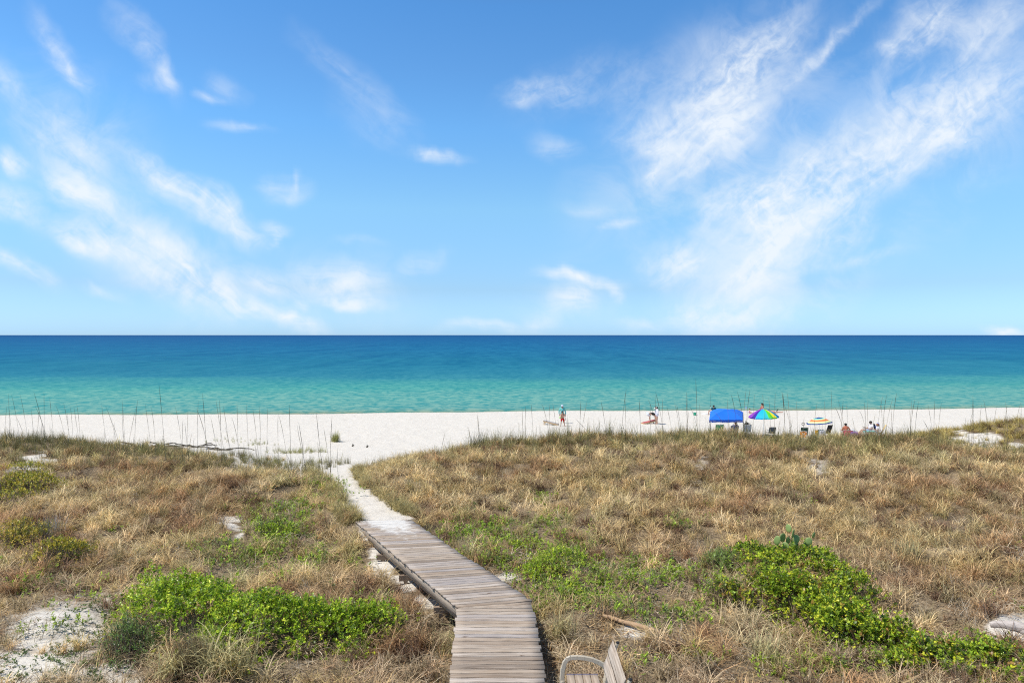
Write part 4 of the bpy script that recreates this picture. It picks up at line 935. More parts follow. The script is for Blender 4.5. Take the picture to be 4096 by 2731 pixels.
# dark ring on a stick
x = gp(3213/4, 53.2); root = empty('ring_stick', V3(x, 53.2, tz(x, 53.2))); tag(root, 'thin stick holding a dark ring left of the striped umbrella', 'stick')
c_ = at(3213/4, 1694/4, 53.2)-root.location; mb = MB(); mb.tube([(0,0,-.1),(0,0,c_.z-.12)], .008, 6); mb.build('stick', M_DK, root)
mb = MB(); mb.tube([(c_.x+.115*math.cos(a_), 0, c_.z+.095*math.sin(a_)) for a_ in np.linspace(0, 2*math.pi, 19)], .022, 6, cap=False); mb.build('ring', M_DK, root)
# white towel heap near the water
q_ = foot(2822/4, 1655/4); mb = MB(); mb.ball((0,0,.02), (.42,.25,.12), 14, 8); mb.ball((.28,.05,.03), (.25,.2,.15), 10, 7); o = mb.build('towel', cloth('white_towel', (.75,.75,.75)), smooth=True); o.location = q_; tag(o, 'crumpled white towel on the sand near the waterline left of the canopy', 'towel')

# seated figures -------------------------------------------------------------
def sit(h, f, seat=.30, recl=.25, knee=.5, arms='lap'):
    fx, fy = f; sx, sy = -fy, fx
    P_ = lambda s_, fw, z: V3(sx*s_*h+fx*fw*h, sy*s_*h+fy*fw*h, z*h)
    s0 = seat/h; J = {}
    J['pel'] = P_(0,0,s0+.05); J['bel'] = P_(0,-recl*.09,s0+.14); J['che'] = P_(0,-recl*.22,s0+.25); J['nec'] = P_(0,-recl*.30,s0+.365); J['hea'] = P_(0,-recl*.30+.02,s0+.43); J['top'] = P_(0,-recl*.30+.01,s0+.475)
    for k, s_ in (('L',1),('R',-1)):
        J['sh'+k] = P_(.105*s_,-recl*.26,s0+.325); J['el'+k] = P_(.15*s_,-recl*.1+.02,s0+.17); J['wr'+k] = P_(.09*s_,.14,s0+.18); J['ha'+k] = P_(.06*s_,.18,s0+.20)
        J['hi'+k] = P_(.055*s_,.03,s0+.045); J['kn'+k] = P_(.07*s_,.24,s0*.4+knee*.3); J['an'+k] = P_(.07*s_,.36,.04); J['to'+k] = P_(.075*s_,.44,.02)
    return J
# man behind the tent, back to the camera, seated near the water
q_ = foot(2851/4, 1659/4); h = 1.7; J = sit(h, (0,1), .18, .1); J['elR' if J['shR'].x < 0 else 'elL'] += V3(-.12,0,.02)
tagk = 'R' if J['shR'].x < 0 else 'L'
J['el'+tagk] = J['sh'+tagk]+V3(-.17,.0,-.22); J['kn'+tagk] = V3(-.45,.15,.42); J['an'+tagk] = V3(-.48,.2,.05); J['to'+tagk] = V3(-.48,.35,.02); J['wr'+tagk] = V3(-.42,.12,.48); J['ha'+tagk] = V3(-.44,.16,.44)
q_.x += .08
person('person in a dark teal shirt sitting behind the left corner of the canopy', q_, J, h, (.1,1,-.2), M_SKIN, [('shirt', cloth('teal_pattern', (.02,.09,.13)), TOR+SLV('L',.6)+SLV('R',.6)), ('shorts', cloth('white_shorts', (.55,.55,.62)), SHO)], M_HAIRD)
# child
q_ = foot(2997/4, 1655/4); h = 1.05; J = sit(h, (1,-.1), .08, -.15, .5); 
for k in 'LR': J['wr'+k] = V3(.26, J['wr'+k].y, .16); J['ha'+k] = V3(.32, J['ha'+k].y, .12)
person('small child in a pink and purple swimsuit sitting left of the rainbow umbrella', q_, J, h, (1,-.1,-.4), M_SKIN, [('swimsuit', cloth('pink_purple_cloth', (.45,.14,.42)), [('pel','bel',0,1,.10,.088),('bel','che',0,.35,.088,.088)])], M_HAIRB, fat=1.1)
# woman with ponytail
q_ = V3(gp(3052/4, 70.0), 70.0, 0); q_.z = tz(q_.x, q_.y); h = 1.62; J = sit(h, (-1,-.2), .42, -.18, .5)
for k in 'LR': J['kn'+k] = V3(-.30, J['kn'+k].y, .10); J['an'+k] = V3(.05, J['an'+k].y, .05); J['to'+k] = V3(.18, J['to'+k].y, .04); J['wr'+k] = V3(-.42, J['wr'+k].y*.6, .50); J['ha'+k] = V3(-.5, J['ha'+k].y*.6, .46); J['el'+k] = V3(-.2, J['el'+k].y, .62)
person('woman with a long dark ponytail kneeling by the water behind the rainbow umbrella', q_, J, h, (-1,-.3,-.3), M_TAN, [('swimsuit', cloth('coral_cloth', (.55,.12,.12)), TOR[:2]+[('che','nec',0,.3,.092,.06)])], M_HAIRD, hairlen=.20)
# person lying, dark cap
q_ = V3(gp(3084/4, 71.5), 71.5, 0); q_.z = tz(q_.x, q_.y)+.02; h = 1.6
J = {k: V3(0,0,0) for k in RAD}; J = std(h, 1, (0,-1))
for k in list(J): v = J[k]; J[k] = V3((v.z-1.25)*-1, v.x*.9, .12+v.y*-.6+(.12 if v.z > 1.25 else 0))
person('person with a dark cap lying on the sand right of the rainbow umbrella', q_, J, h, (.2,-.5,1), M_SKIN, [('swimsuit', cloth('pink_cloth', (.75,.12,.25)), TOR[:2])], M_HAIRD, ('cap', M_DK))
# person in the grey chair under the canopy
q_ = V3(gp(2935/4, 55.8), 55.8, 0); q_.z = tz(q_.x, q_.y); h = 1.7; J = sit(h, (0,1), .30, .7)
person('person in a blue shirt seated in the grey chair under the canopy', q_+V3(0,-.10,0), J, h, (.1,1,0), M_TAN, [('shirt', cloth('blue_grey_cloth', (.12,.14,.30)), TOR+SLV('L',.6)+SLV('R',.6)), ('shorts', M_GREYF, SHO)], M_HAIRB)
# sunburnt person
q_ = V3(gp(3387/4, 55.0), 55.0, 0); q_.z = tz(q_.x, q_.y)+.02; h = 1.7; J = sit(h, (0,1), .17, -.35)
J['hea'] += V3(0,.0,-.02); J['elL'] += V3(.10 if J['shL'].x > 0 else -.10,0,-.02); J['elR'] += V3(.10 if J['shR'].x > 0 else -.10,0,-.02)
person('sunburnt person with dark hair bent forward in the low pink chair', q_, J, h, (0,1,-.6), M_BURN, [('shorts', cloth('red_pattern', (.45,.05,.12)), SHO)], M_HAIRD, fat=1.12)
def towel(label, px, Y, w, d, col, rz=0, hh=.03, nm='beach_towel'):
    x = gp(px, Y); g = tz(x, Y); mb = MB(); n = 8; vs = []
    for i in range(n+1):
        for j in range(n+1):
            u, v = i/n-.5, j/n-.5; vs.append((u*w, v*d, hh+.03*math.sin(i*1.7+j)+.02*math.cos(j*2.3)))
    fs = [(i*(n+1)+j, (i+1)*(n+1)+j, (i+1)*(n+1)+j+1, i*(n+1)+j+1) for i in range(n) for j in range(n)]
    mb.add(vs, fs); mb.add([(v[0], v[1], v[2]-.02) for v in vs], [tuple(reversed(f_)) for f_ in fs]); o = mb.build(nm, cloth('towel_'+label[:6], col), smooth=True); o.location = (x, Y, g+.02); o.rotation_euler = (0,0,rz); tag(o, label, 'towel'); return o
sb_ = camp_chair('low pink sling chair with a white frame under the sunburnt person', gp(3384/4, 54.9), 54.9, cloth('pink_fabric', (.80,.10,.18)), .80, .14, .52, .10, 1, 0, M_WHITE)
# man in white shirt on the blue chair, side on, facing left
bc_ = camp_chair('blue and white striped folding chair holding the man in the white shirt', gp(3486/4, 55.3), 55.3, cloth('royal_fabric', (.03,.08,.50)), .50, .30, 1.02, .30, 1, R(80), M_WHITE)
q_ = V3(gp(3479/4, 55.3), 55.3, 0); q_.z = tz(q_.x, q_.y); h = 1.78; J = sit(h, (-1,-.1), .32, .30, .5); J['hea'] += V3(-.05,0,-.02); J['top'] += V3(-.09,0,-.04)
for k in 'LR': J['kn'+k] = V3(-.62, J['kn'+k].y, .50); J['an'+k] = V3(-.98, J['an'+k].y, .10); J['to'+k] = V3(-1.12, J['to'+k].y, .08); J['wr'+k] = V3(-.34, J['wr'+k].y*.7, .62); J['ha'+k] = V3(-.42, J['ha'+k].y*.6, .66)
person('short-haired man in a white T-shirt and pale blue shorts reading in the blue chair', q_, J, h, (-1,-.2,-.5), M_SKIN, [('shirt', cloth('white_tee', (.78,.76,.80)), TOR+SLV('L',.7)+SLV('R',.7)), ('shorts', cloth('pale_blue_cloth', (.38,.48,.72)), SHO)], M_HAIRD)
mb = MB(); mb.bar((0,-.09,0), (0,.09,0), .14, .02, bev=.004); o = mb.build('book', cloth('book_cover', (.30,.25,.22))); o.location = q_+V3(-.46,0,.70); o.rotation_euler = (0,-.6,0); tag(o, 'small book in the hands of the man in the white T-shirt', 'book')
gc_ = camp_chair('yellow and white striped folding chair of the girl in the white T-shirt', gp(3514/4, 55.0), 55.0, cloth('yellow_fabric', (.80,.58,.28)), .50, .26, .92, .34, 1, R(70), M_WHITE)
q_ = V3(gp(3508/4, 54.95), 54.95, 0); q_.z = tz(q_.x, q_.y); h = 1.5; J = sit(h, (-1,.1), .26, .18, .4); J['hea'] += V3(-.03,0,-.02); J['top'] += V3(-.05,0,-.02)
person('girl with ginger ponytail in a white T-shirt sitting in the yellow chair', q_, J, h, (-1,-.1,-.5), M_SKIN, [('shirt', cloth('white_tee', (.78,.76,.80)), TOR+SLV('L',.7)+SLV('R',.7)), ('shorts', cloth('denim', (.25,.28,.36)), SHO)], M_HAIRG, hairlen=.12)
mb = MB(); n = 6
vs = [(.02*math.sin(j*1.3), (i/6-.5)*.22, -.62*(j/6)) for i in range(7) for j in range(7)]; fs = [(i*7+j, (i+1)*7+j, (i+1)*7+j+1, i*7+j+1) for i in range(6) for j in range(6)]
mb.add(vs, fs); mb.add([(v[0]+.04, v[1], v[2]) for v in vs], [tuple(reversed(f_)) for f_ in fs]); o = mb.build('dark_towel', cloth('navy_cloth', (.015,.02,.07)), smooth=True); o.location = V3(gp(3495/4, 55.2), 55.2, tz(gp(3495/4, 55.2), 55.2)+.98); o.rotation_euler = (0,-.18,0); tag(o, 'navy towel hanging over the back of the blue chair', 'towel')
towel('aqua and white towel spread over the knees area beside the man in white', 3478/4, 54.6, .9, .4, (.25,.60,.55), .1, .42)
def box_item(name, label, px, Y, dims, col, z=0.0, cat='bag', top=None):
    x = gp(px, Y); root = empty(name, V3(x, Y, tz(x, Y)+z)); tag(root, label, cat)
    mb = MB(); mb.box((0,0,dims[2]/2), dims, bev=.03); mb.build('body', plain('mat_'+name+str(px), col, .6, .25, 14), root)
    mb = MB(); mb.tube([(-dims[0]*.3,0,dims[2]-.01),(-dims[0]*.2,0,dims[2]+.12),(dims[0]*.2,0,dims[2]+.12),(dims[0]*.3,0,dims[2]-.01)], .012, 6); mb.build('handle', M_WHITE if top is None else top, root)
box_item('beach_bag', 'purple patterned beach bag between the sunburnt person and the man in white', 3415/4, 54.6, (.55,.3,.42), (.34,.16,.45), 0, 'bag')
box_item('cooler', 'white cooler behind the purple beach bag', 3409/4, 55.6, (.5,.35,.45), (.72,.74,.78), 0, 'cooler')
box_item('bag', 'grey and white bag in front of the black reclining chair', 3290/4, 54.6, (.36,.3,.55), (.45,.45,.5), 0, 'bag')
box_item('cooler', 'small dark green cooler left of the grey and white bag', 3284/4+0, 55.0, (.42,.3,.58), (.06,.10,.09), 0, 'cooler')
# bird low over the sea
bq = at(2985/4, 1499/4, 150.0); root = empty('bird', bq); tag(root, 'small dark bird gliding low over the turquoise sea', 'bird')
mb = MB(); mb.tube([(-.28,0,-.10),(-.1,0,-.03),(.12,0,.05),(.26,0,.09),(.36,0,.10)], [.01,.07,.08,.045,.01], 8); mb.build('body', M_DK, root, smooth=True)
for s_ in (-1, 1):
    mb = MB(); a_ = V3(.1,0,.03); mb.add([(.18,0,.05),(-.06,0,.0),(-.10,s_*.35,.16),(.12,s_*.35,.20),(-.2,s_*.75,.10),(-.08,s_*.75,.13)], [(0,1,2,3),(3,2,4,5)])
    mb.add([(.18,0,.07),(-.06,0,.02),(-.10,s_*.35,.175),(.12,s_*.35,.215),(-.2,s_*.75,.11),(-.08,s_*.75,.14)], [(3,2,1,0),(5,4,2,3)]); mb.build('wing', M_DK, root)
# ------------------------------------------------------------------ grass materials
def bladeMat(name, instanced=True, trans=.25, rough=.6, spec=.25):
    m, nt, b = newmat(name)
    bc = attr(nt, 'bc').outputs['Fac']
    if instanced: tintn = attr(nt, 'tint', 'INSTANCER').outputs['Color']
    else: tintn = attr(nt, 'tint').outputs['Color']
    lum = mrange(nt, bc, 0, 1, .26, 1.95)
    vm = N(nt, 'ShaderNodeVectorMath', operation='SCALE'); L(nt, tintn, vm.inputs[0]); L(nt, lum, vm.inputs['Scale'])
    L(nt, vm.outputs[0], b.inputs['Base Color']); b.inputs['Roughness'].default_value = rough
    b.inputs['Specular IOR Level'].default_value = spec*.7
    tr = N(nt, 'ShaderNodeBsdfTranslucent'); L(nt, vm.outputs[0], tr.inputs[0])
    mx = N(nt, 'ShaderNodeMixShader'); mx.inputs[0].default_value = trans
    L(nt, b.outputs[0], mx.inputs[1]); L(nt, tr.outputs[0], mx.inputs[2])
    L(nt, mx.outputs[0], nt.nodes['Material Output'].inputs[0])
    return m
MAT_GRASS = bladeMat('grass_blades'); MAT_COVER = bladeMat('cover_leaves', True, .38, .4, .4)
MAT_LEAF = bladeMat('shrub_leaves', False, .38, .35, .5); MAT_TWIG = bladeMat('twigs', False, 0, .8, .1)

def blades(n, seed, base_r, len_, width, el0, droop, curl=.0, zlift=0, seg=4):
    """n curved ribbons; returns verts, quads, per-vertex bc"""
    r = np.random.RandomState(seed)
    an = r.rand(n)*2*np.pi; ba = r.rand(n)*2*np.pi; br = base_r*np.sqrt(r.rand(n))
    Ln = r.uniform(*len_, n); wd = r.uniform(*width, n); el = np.radians(r.uniform(*el0, n)); dr = np.radians(r.uniform(*droop, n))
    cu = np.radians(r.normal(0, curl, n)) if curl else np.zeros(n)
    p = np.stack([br*np.cos(ba), br*np.sin(ba), np.full(n, zlift)+0*br], -1)
    V = np.zeros((n, seg+1, 2, 3))
    for i in range(seg+1):
        t = i/seg
        d = np.stack([np.cos(el)*np.cos(an), np.cos(el)*np.sin(an), np.sin(el)], -1)
        side = np.stack([-np.sin(an), np.cos(an), 0*an], -1)
        w = wd*(1-t**1.6*.9)/2
        V[:, i, 0] = p-side*w[:, None]; V[:, i, 1] = p+side*w[:, None]
        p = p+d*(Ln/seg)[:, None]; el = el-dr/seg*(.5+t); an = an+cu/seg
        p[:, 2] = np.maximum(p[:, 2], .015)
    bc = np.clip(r.normal(.5, .24, n), 0, 1)
    Vf = V.reshape(-1, 3); q = []
    b0 = (np.arange(n)*(seg+1)*2)[:, None]
    for i in range(seg):
        o = b0+i*2; q.append(np.concatenate([o, o+1, o+3, o+2], 1))
    return Vf, np.concatenate(q), np.repeat(bc, (seg+1)*2)
def leaves(P_, Nr, up, size, asp, r, fold=.25):
    """diamond leaves at P_ with axis Nr; returns verts, quads"""
    n = len(P_)
    a = Nr/np.linalg.norm(Nr, axis=1)[:, None]
    s = np.cross(a, up); s /= (np.linalg.norm(s, axis=1)[:, None]+1e-6); nn = np.cross(s, a)
    Ls = r.uniform(*size, n)[:, None]; Ws = Ls*asp/2
    v0 = P_; v1 = P_+a*Ls*.55+s*Ws+nn*Ws*fold; v2 = P_+a*Ls; v3 = P_+a*Ls*.55-s*Ws+nn*Ws*fold
    V = np.stack([v0, v1, v2, v3], 1).reshape(-1, 3)
    return V, np.arange(n*4).reshape(-1, 4)

def scatter_object(name, variants, pts, rots, scl, tint, which, mat):
    """one object: template plants and scatter points in one mesh, instanced by geometry nodes"""
    Vs = []; Fs = []; bc = []; var = []; o = 0
    for k, (v, f, c) in enumerate(variants):
        Vs.append(v); Fs.append(f+o); bc.append(c); var.append(np.full(len(v), k)); o += len(v)
    n = len(pts); nv = o
    V = np.concatenate(Vs+[pts]); Fq = np.concatenate(Fs)
    z = lambda a, fill=0.: np.concatenate([np.full((nv,)+a.shape[1:], fill), a])
    ob = npmesh(name, V, Fq, mat, attrs={
        'bc': ('FLOAT', 'POINT', np.concatenate(bc+[np.zeros(n)])), 'variant': ('INT', 'POINT', np.concatenate(var+[np.full(n, 99)])),
        'rot': ('FLOAT_VECTOR', 'POINT', z(rots)), 'scl': ('FLOAT', 'POINT', z(scl)), 'tint': ('FLOAT_VECTOR', 'POINT', z(tint)),
        'which': ('INT', 'POINT', z(which.astype(float)))})
    g = bpy.data.node_groups.new(name+'_scatter', 'GeometryNodeTree')
    g.interface.new_socket('Geometry', in_out='INPUT', socket_type='NodeSocketGeometry')
    g.interface.new_socket('Geometry', in_out='OUTPUT', socket_type='NodeSocketGeometry')
    gi = g.nodes.new('NodeGroupInput'); go = g.nodes.new('NodeGroupOutput')
    def na(nm, ty):
        a = g.nodes.new('GeometryNodeInputNamedAttribute'); a.data_type = ty; a.inputs[0].default_value = nm; return a.outputs[0]
    def sepv(k):
        cp = g.nodes.new('FunctionNodeCompare'); cp.data_type = 'INT'; cp.operation = 'EQUAL'
        ins = [i for i in cp.inputs if i.type == 'INT']
        g.links.new(na('variant', 'INT'), ins[0]); ins[1].default_value = k
        se = g.nodes.new('GeometryNodeSeparateGeometry'); se.domain = 'POINT'
        g.links.new(gi.outputs[0], se.inputs[0]); g.links.new(cp.outputs[0], se.inputs[1])
        return se.outputs[0]
    jn = g.nodes.new('GeometryNodeJoinGeometry'); ti = []
    for k in range(len(variants)):
        t = g.nodes.new('GeometryNodeGeometryToInstance'); g.links.new(sepv(k), t.inputs[0]); ti.append(t.outputs[0])
    for s_ in reversed(ti): g.links.new(s_, jn.inputs[0])
    ip = g.nodes.new('GeometryNodeInstanceOnPoints')
    g.links.new(sepv(99), ip.inputs['Points']); g.links.new(jn.outputs[0], ip.inputs['Instance'])
    ip.inputs['Pick Instance'].default_value = True
    g.links.new(na('which', 'INT'), ip.inputs['Instance Index'])
    er = g.nodes.new('FunctionNodeEulerToRotation'); g.links.new(na('rot', 'FLOAT_VECTOR'), er.inputs[0])
    g.links.new(er.outputs[0], ip.inputs['Rotation']); g.links.new(na('scl', 'FLOAT'), ip.inputs['Scale'])
    g.links.new(ip.outputs[0], go.inputs[0])
    md = ob.modifiers.new('scatter', 'NODES'); md.node_group = g
    return ob

def grid_points(dens_fn, x0, x1, y0, y1, per):
    n = int((x1-x0)*(y1-y0)*per)
    X = rng.uniform(x0, x1, n); Y = rng.uniform(y0, y1, n)
    keep = (np.abs(X) < Y*.82+4.0)
    X = X[keep]; Y = Y[keep]
    return X, Y

def off_deck(X, Y, m=.12):
    xl = np.interp(Y, [8.9, 14.02, 20.57], [NL.x, KL.x, FL_.x]); xr = np.interp(Y, [8.9, 14.36, 20.76], [NR.x, KR.x, FR_.x])
    ins = (X > xl-m) & (X < xr+m*2.2) & (Y < 20.7)
    return ~ins & (Y > 9.3)

STRAW = np.array([.72,.54,.275]); RED = np.array([.50,.31,.16]); GREY = np.array([.50,.42,.31]); OLIVE = np.array([.34,.33,.12]); GOLD = np.array([.56,.45,.15])
PALE = np.array([.80,.66,.42])
def vari():
    out = []
    for s in range(3): out.append(blades(50, 100+s, .15, (.40,.82), (.011,.020), (45,86), (90,190), 25))     # 0-2 lax dry tussock
    for s in range(2): out.append(blades(44, 120+s, .22, (.35,.78), (.010,.018), (25,75), (60,150), 45))      # 3-4 lodged, swept
    for s in range(2): out.append(blades(24, 140+s, .12, (.35,.85), (.007,.014), (62,89), (5,60), 5))         # 5-6 upright green
    for s in range(2): out.append(blades(40, 160+s, .42, (.12,.38), (.008,.015), (-5,28), (10,60), 40, .03, 2)) # 7-8 litter
    out.append(blades(34, 181, .30, (.12,.34), (.005,.011), (45,88), (0,50), 20, 0, 3))                       # 9 fine short stems
    return out
VAR = vari()
def swept(v, ang, k):
    v = v.copy(); r_ = v[:, 2]
    v[:, 0] += np.cos(ang)*r_*k; v[:, 1] += np.sin(ang)*r_*k; v[:, 2] *= .82; return v
VAR[3] = (swept(VAR[3][0], -.6, .8), *VAR[3][1:]); VAR[4] = (swept(VAR[4][0], 2.4, .7), *VAR[4][1:])

def build_grass():
    P_, Rt, Sc, Ti, Wh = [], [], [], [], []
    def put(X, Y, which, scale, tint, tilt=.12):
        n = len(X)
        Z = terr(X, Y)-.02
        P_.append(np.stack([X, Y, Z], -1)); Rt.append(np.stack([rng.normal(0, tilt, n), rng.normal(0, tilt, n), rng.rand(n)*6.283], -1))
        Sc.append(scale); Ti.append(tint); Wh.append(which)
    def colour(X, Y, px, py, green):
        n = len(X); a = fbm(X*.45, Y*.45, 4, 51)[:, None]; b_ = fbm(X*1.1, Y*1.1, 3, 57)[:, None]; c_ = rng.rand(n)[:, None]
        col = STRAW*(1-sstep((a-.42)/.2))+RED*sstep((a-.42)/.2)
        col = col*(1-sstep((b_-.5)/.25)*.5)+PALE*sstep((b_-.5)/.25)*.5
        crest = np.clip(sstep((Y-27)/7), 0, 1)[:, None]
        ol = np.clip(crest*.28+.30*(c_ > .62)+green[:, None]*.4, 0, .85)*(0.4+1.2*c_*c_)
        ol = np.clip(ol, 0, .9)
        col = col*(1-ol)+OLIVE*ol
        gy_ = (np.clip((18-Y)/5, 0, 1)*.45)[:, None]*(b_ > .45)
        col = col*(1-gy_)+GREY*gy_
        gold = (sstep((X-25)/4)*sstep((Y-36)/5))[:, None]; col = col*(1-gold*.8)+GOLD*gold*.8
        dk = np.array([.20,.115,.07]); rs = (rng.rand(n) < .13)[:, None]
        col = np.where(rs, dk, col)
        return col*rng.uniform(.6, 1.22, n)[:, None]
    SHR = [(35,488,26,12,1),(56,488,12,8,1),(28,474,18,8,1),(8,500,20,10,1),(14,543,32,13,1),(42,540,22,10,1),(60,560,24,12,1),(74,555,18,8,1),(275,538,24,8,1),(250,640,120,14,1),(820,612,56,22,1),(960,668,70,8,1),(775,563,45,9,1)]
    # tussocks
    for (y0, y1, per) in ((9.3, 18, 14), (18, 28, 12.5), (28, 56, 9.5)):
        X, Y = grid_points(None, -48, 48, y0, y1, per)
        d, g, px, py, Z, be = fields(X, Y)
        cl_ = sstep((fbm(X*.8, Y*.8, 3, 71)-.28)/.25)          # clumping
        low = sstep((fbm(X*.3, Y*.3, 3, 73)-.50)/.12)*np.clip((19-Y)/4, 0, 1)   # open, short-stemmed flats near the walk
        p = d**1.5*(.40+.60*cl_)*(1-.55*low)*(1-.8*g)
        p = np.where((Y > 29) & (X < -9), p*np.interp(Y, [29, 33, 38], [1, .5, .25]), p)
        p = p*(1-.88*blobs(SHR, px, py))
        k = (rng.rand(len(X)) < p) & off_deck(X, Y, .15)
        X, Y, d, g, px, py = X[k], Y[k], d[k], g[k], px[k], py[k]; n = len(X)
        crest = sstep((Y-29)/5)
        r_ = rng.rand(n); up = r_ < (.09+.16*crest+.1*(d < .6))
        w = np.where(up, rng.randint(5, 7, n), np.where(rng.rand(n) < .42, rng.randint(3, 5, n), rng.randint(0, 3, n)))
        sc = rng.uniform(.65, 1.2, n)*np.interp(Y, [9, 14, 30], [.78, .85, 1.0])*(.55+.45*d)
        col = colour(X, Y, px, py, g)
        col = np.where(up[:, None], OLIVE*.4+col*.5, col)
        put(X, Y, w, sc, col)
    # litter and fine stems
    for (y0, y1, per) in ((9.3, 20, 7), (20, 30, 2.5)):
        X, Y = grid_points(None, -30, 30, y0, y1, per)
        d, g, px, py, Z, be = fields(X, Y)
        k = (rng.rand(len(X)) < np.clip(d*1.05, 0, 1)*.9+.05*(be < .1)*(Y < 20)) & off_deck(X, Y, .0)
        X, Y, d, g, px, py = X[k], Y[k], d[k], g[k], px[k], py[k]; n = len(X)
        w = rng.choice([7, 8, 9], n, p=[.35, .3, .35])
        col = colour(X, Y, px, py, g*0); f = rng.rand(n)[:, None]
        col = np.where(f < .35, GREY*rng.uniform(.7, 1.2, (n, 1)), col)
        col = np.where(f > .8, RED*.8, col)
        put(X, Y, w, rng.uniform(.8, 1.4, n), col, .2)
    # ragged upright tufts along the crest and on the open sand slope
    def tufts(n, fx, fy, sc, p=1):
        X = fx(n); Y = fy(n); k = off_deck(X, Y); X = X[k]; Y = Y[k]; n = len(X)
        put(X, Y, rng.randint(5, 7, n), rng.uniform(*sc, n), (OLIVE*.5+STRAW*.12)*rng.uniform(.5, 1.3, (n, 1)), .12)
    tufts(420, lambda n: rng.uniform(-27, -9, n), lambda n: rng.uniform(31, 39, n), (.55, 1.05))
    tufts(70, lambda n: rng.uniform(-17, -10.5, n), lambda n: rng.uniform(30, 37, n), (.5, .95))
    tufts(300, lambda n: rng.uniform(-3.5, 25, n), lambda n: rng.uniform(32.5, 36, n), (.8, 1.75))
    tufts(220, lambda n: rng.uniform(-32, -18, n), lambda n: rng.uniform(35, 39, n), (.8, 1.3))
    # tufts lining the sand path
    for i in range(1, 5):
        a, b_ = PATH[i], PATH[i+1]
        for sgn in (-1, 1):
            n = 60; t = rng.rand(n); hw = PHW[i]+t*(PHW[i+1]-PHW[i]); hw = hw+rng.uniform(.0, .5, n)
            dx, dy = b_[0]-a[0], b_[1]-a[1]; Ln = math.hypot(dx, dy)
            X = a[0]+t*dx+sgn*dy/Ln*hw; Y = a[1]+t*dy-sgn*dx/Ln*hw
            if i == 4: k = (Y < 33.5); X = X[k]; Y = Y[k]; n = len(X)
            put(X, Y, rng.choice([0, 1, 5, 6], n), rng.uniform(.5, .9, n), (OLIVE*.5+STRAW*.4)*rng.uniform(.6, 1.2, (n, 1)), .2)
    # tall clumps standing in front of the foreground shrubs
    for (px, py, n, s) in ((214,672,5,1.3),(238,676,4,1.2),(168,680,3,1.1),(126,630,3,.9),(232,590,4,1.1),(452,655,4,1.1),(560,640,4,1.1),(470,560,3,1.0),(768,662,4,1.2),(905,560,4,1.2)):
        q = ray(px, py); X = q.x+rng.normal(0, .12, n); Y = q.y+rng.normal(0, .1, n); put(X, Y, rng.choice([0, 5, 6], n), rng.uniform(.9, 1.15, n)*s, (OLIVE*.6+PALE*.35)*rng.uniform(.8, 1.2, (n, 1)), .1)
    # distinct low clumps seen from the photo on the sand slope and the beach side of the dune
    for (px, py, n, rr, s) in ((335.5,441,26,.11,1.5),(287,452,40,.9,.7),(298,452,30,.7,.7),(315,452,16,.5,.8),(322,462,10,.4,.7),(257,444,20,.6,.6),(230,441,26,1.0,.6),(275,463,26,.8,.8)):
        q = ray(px, py); X = q.x+rng.normal(0, rr, n); Y = q.y+rng.normal(0, rr*.8, n)
        put(X, Y, rng.randint(5, 7, n), rng.uniform(.5, 1, n)*s, (OLIVE*1.05)*rng.uniform(.7, 1.2, (n, 1)), .15)
    o = scatter_object('dune_grass', VAR, np.concatenate(P_), np.concatenate(Rt), np.concatenate(Sc), np.concatenate(Ti), np.concatenate(Wh), MAT_GRASS)
    tag(o, 'dry tan and brown matted dune grass covering the sand dunes', 'grass', kind='stuff')
    print('grass tufts', sum(len(a) for a in P_))
build_grass()

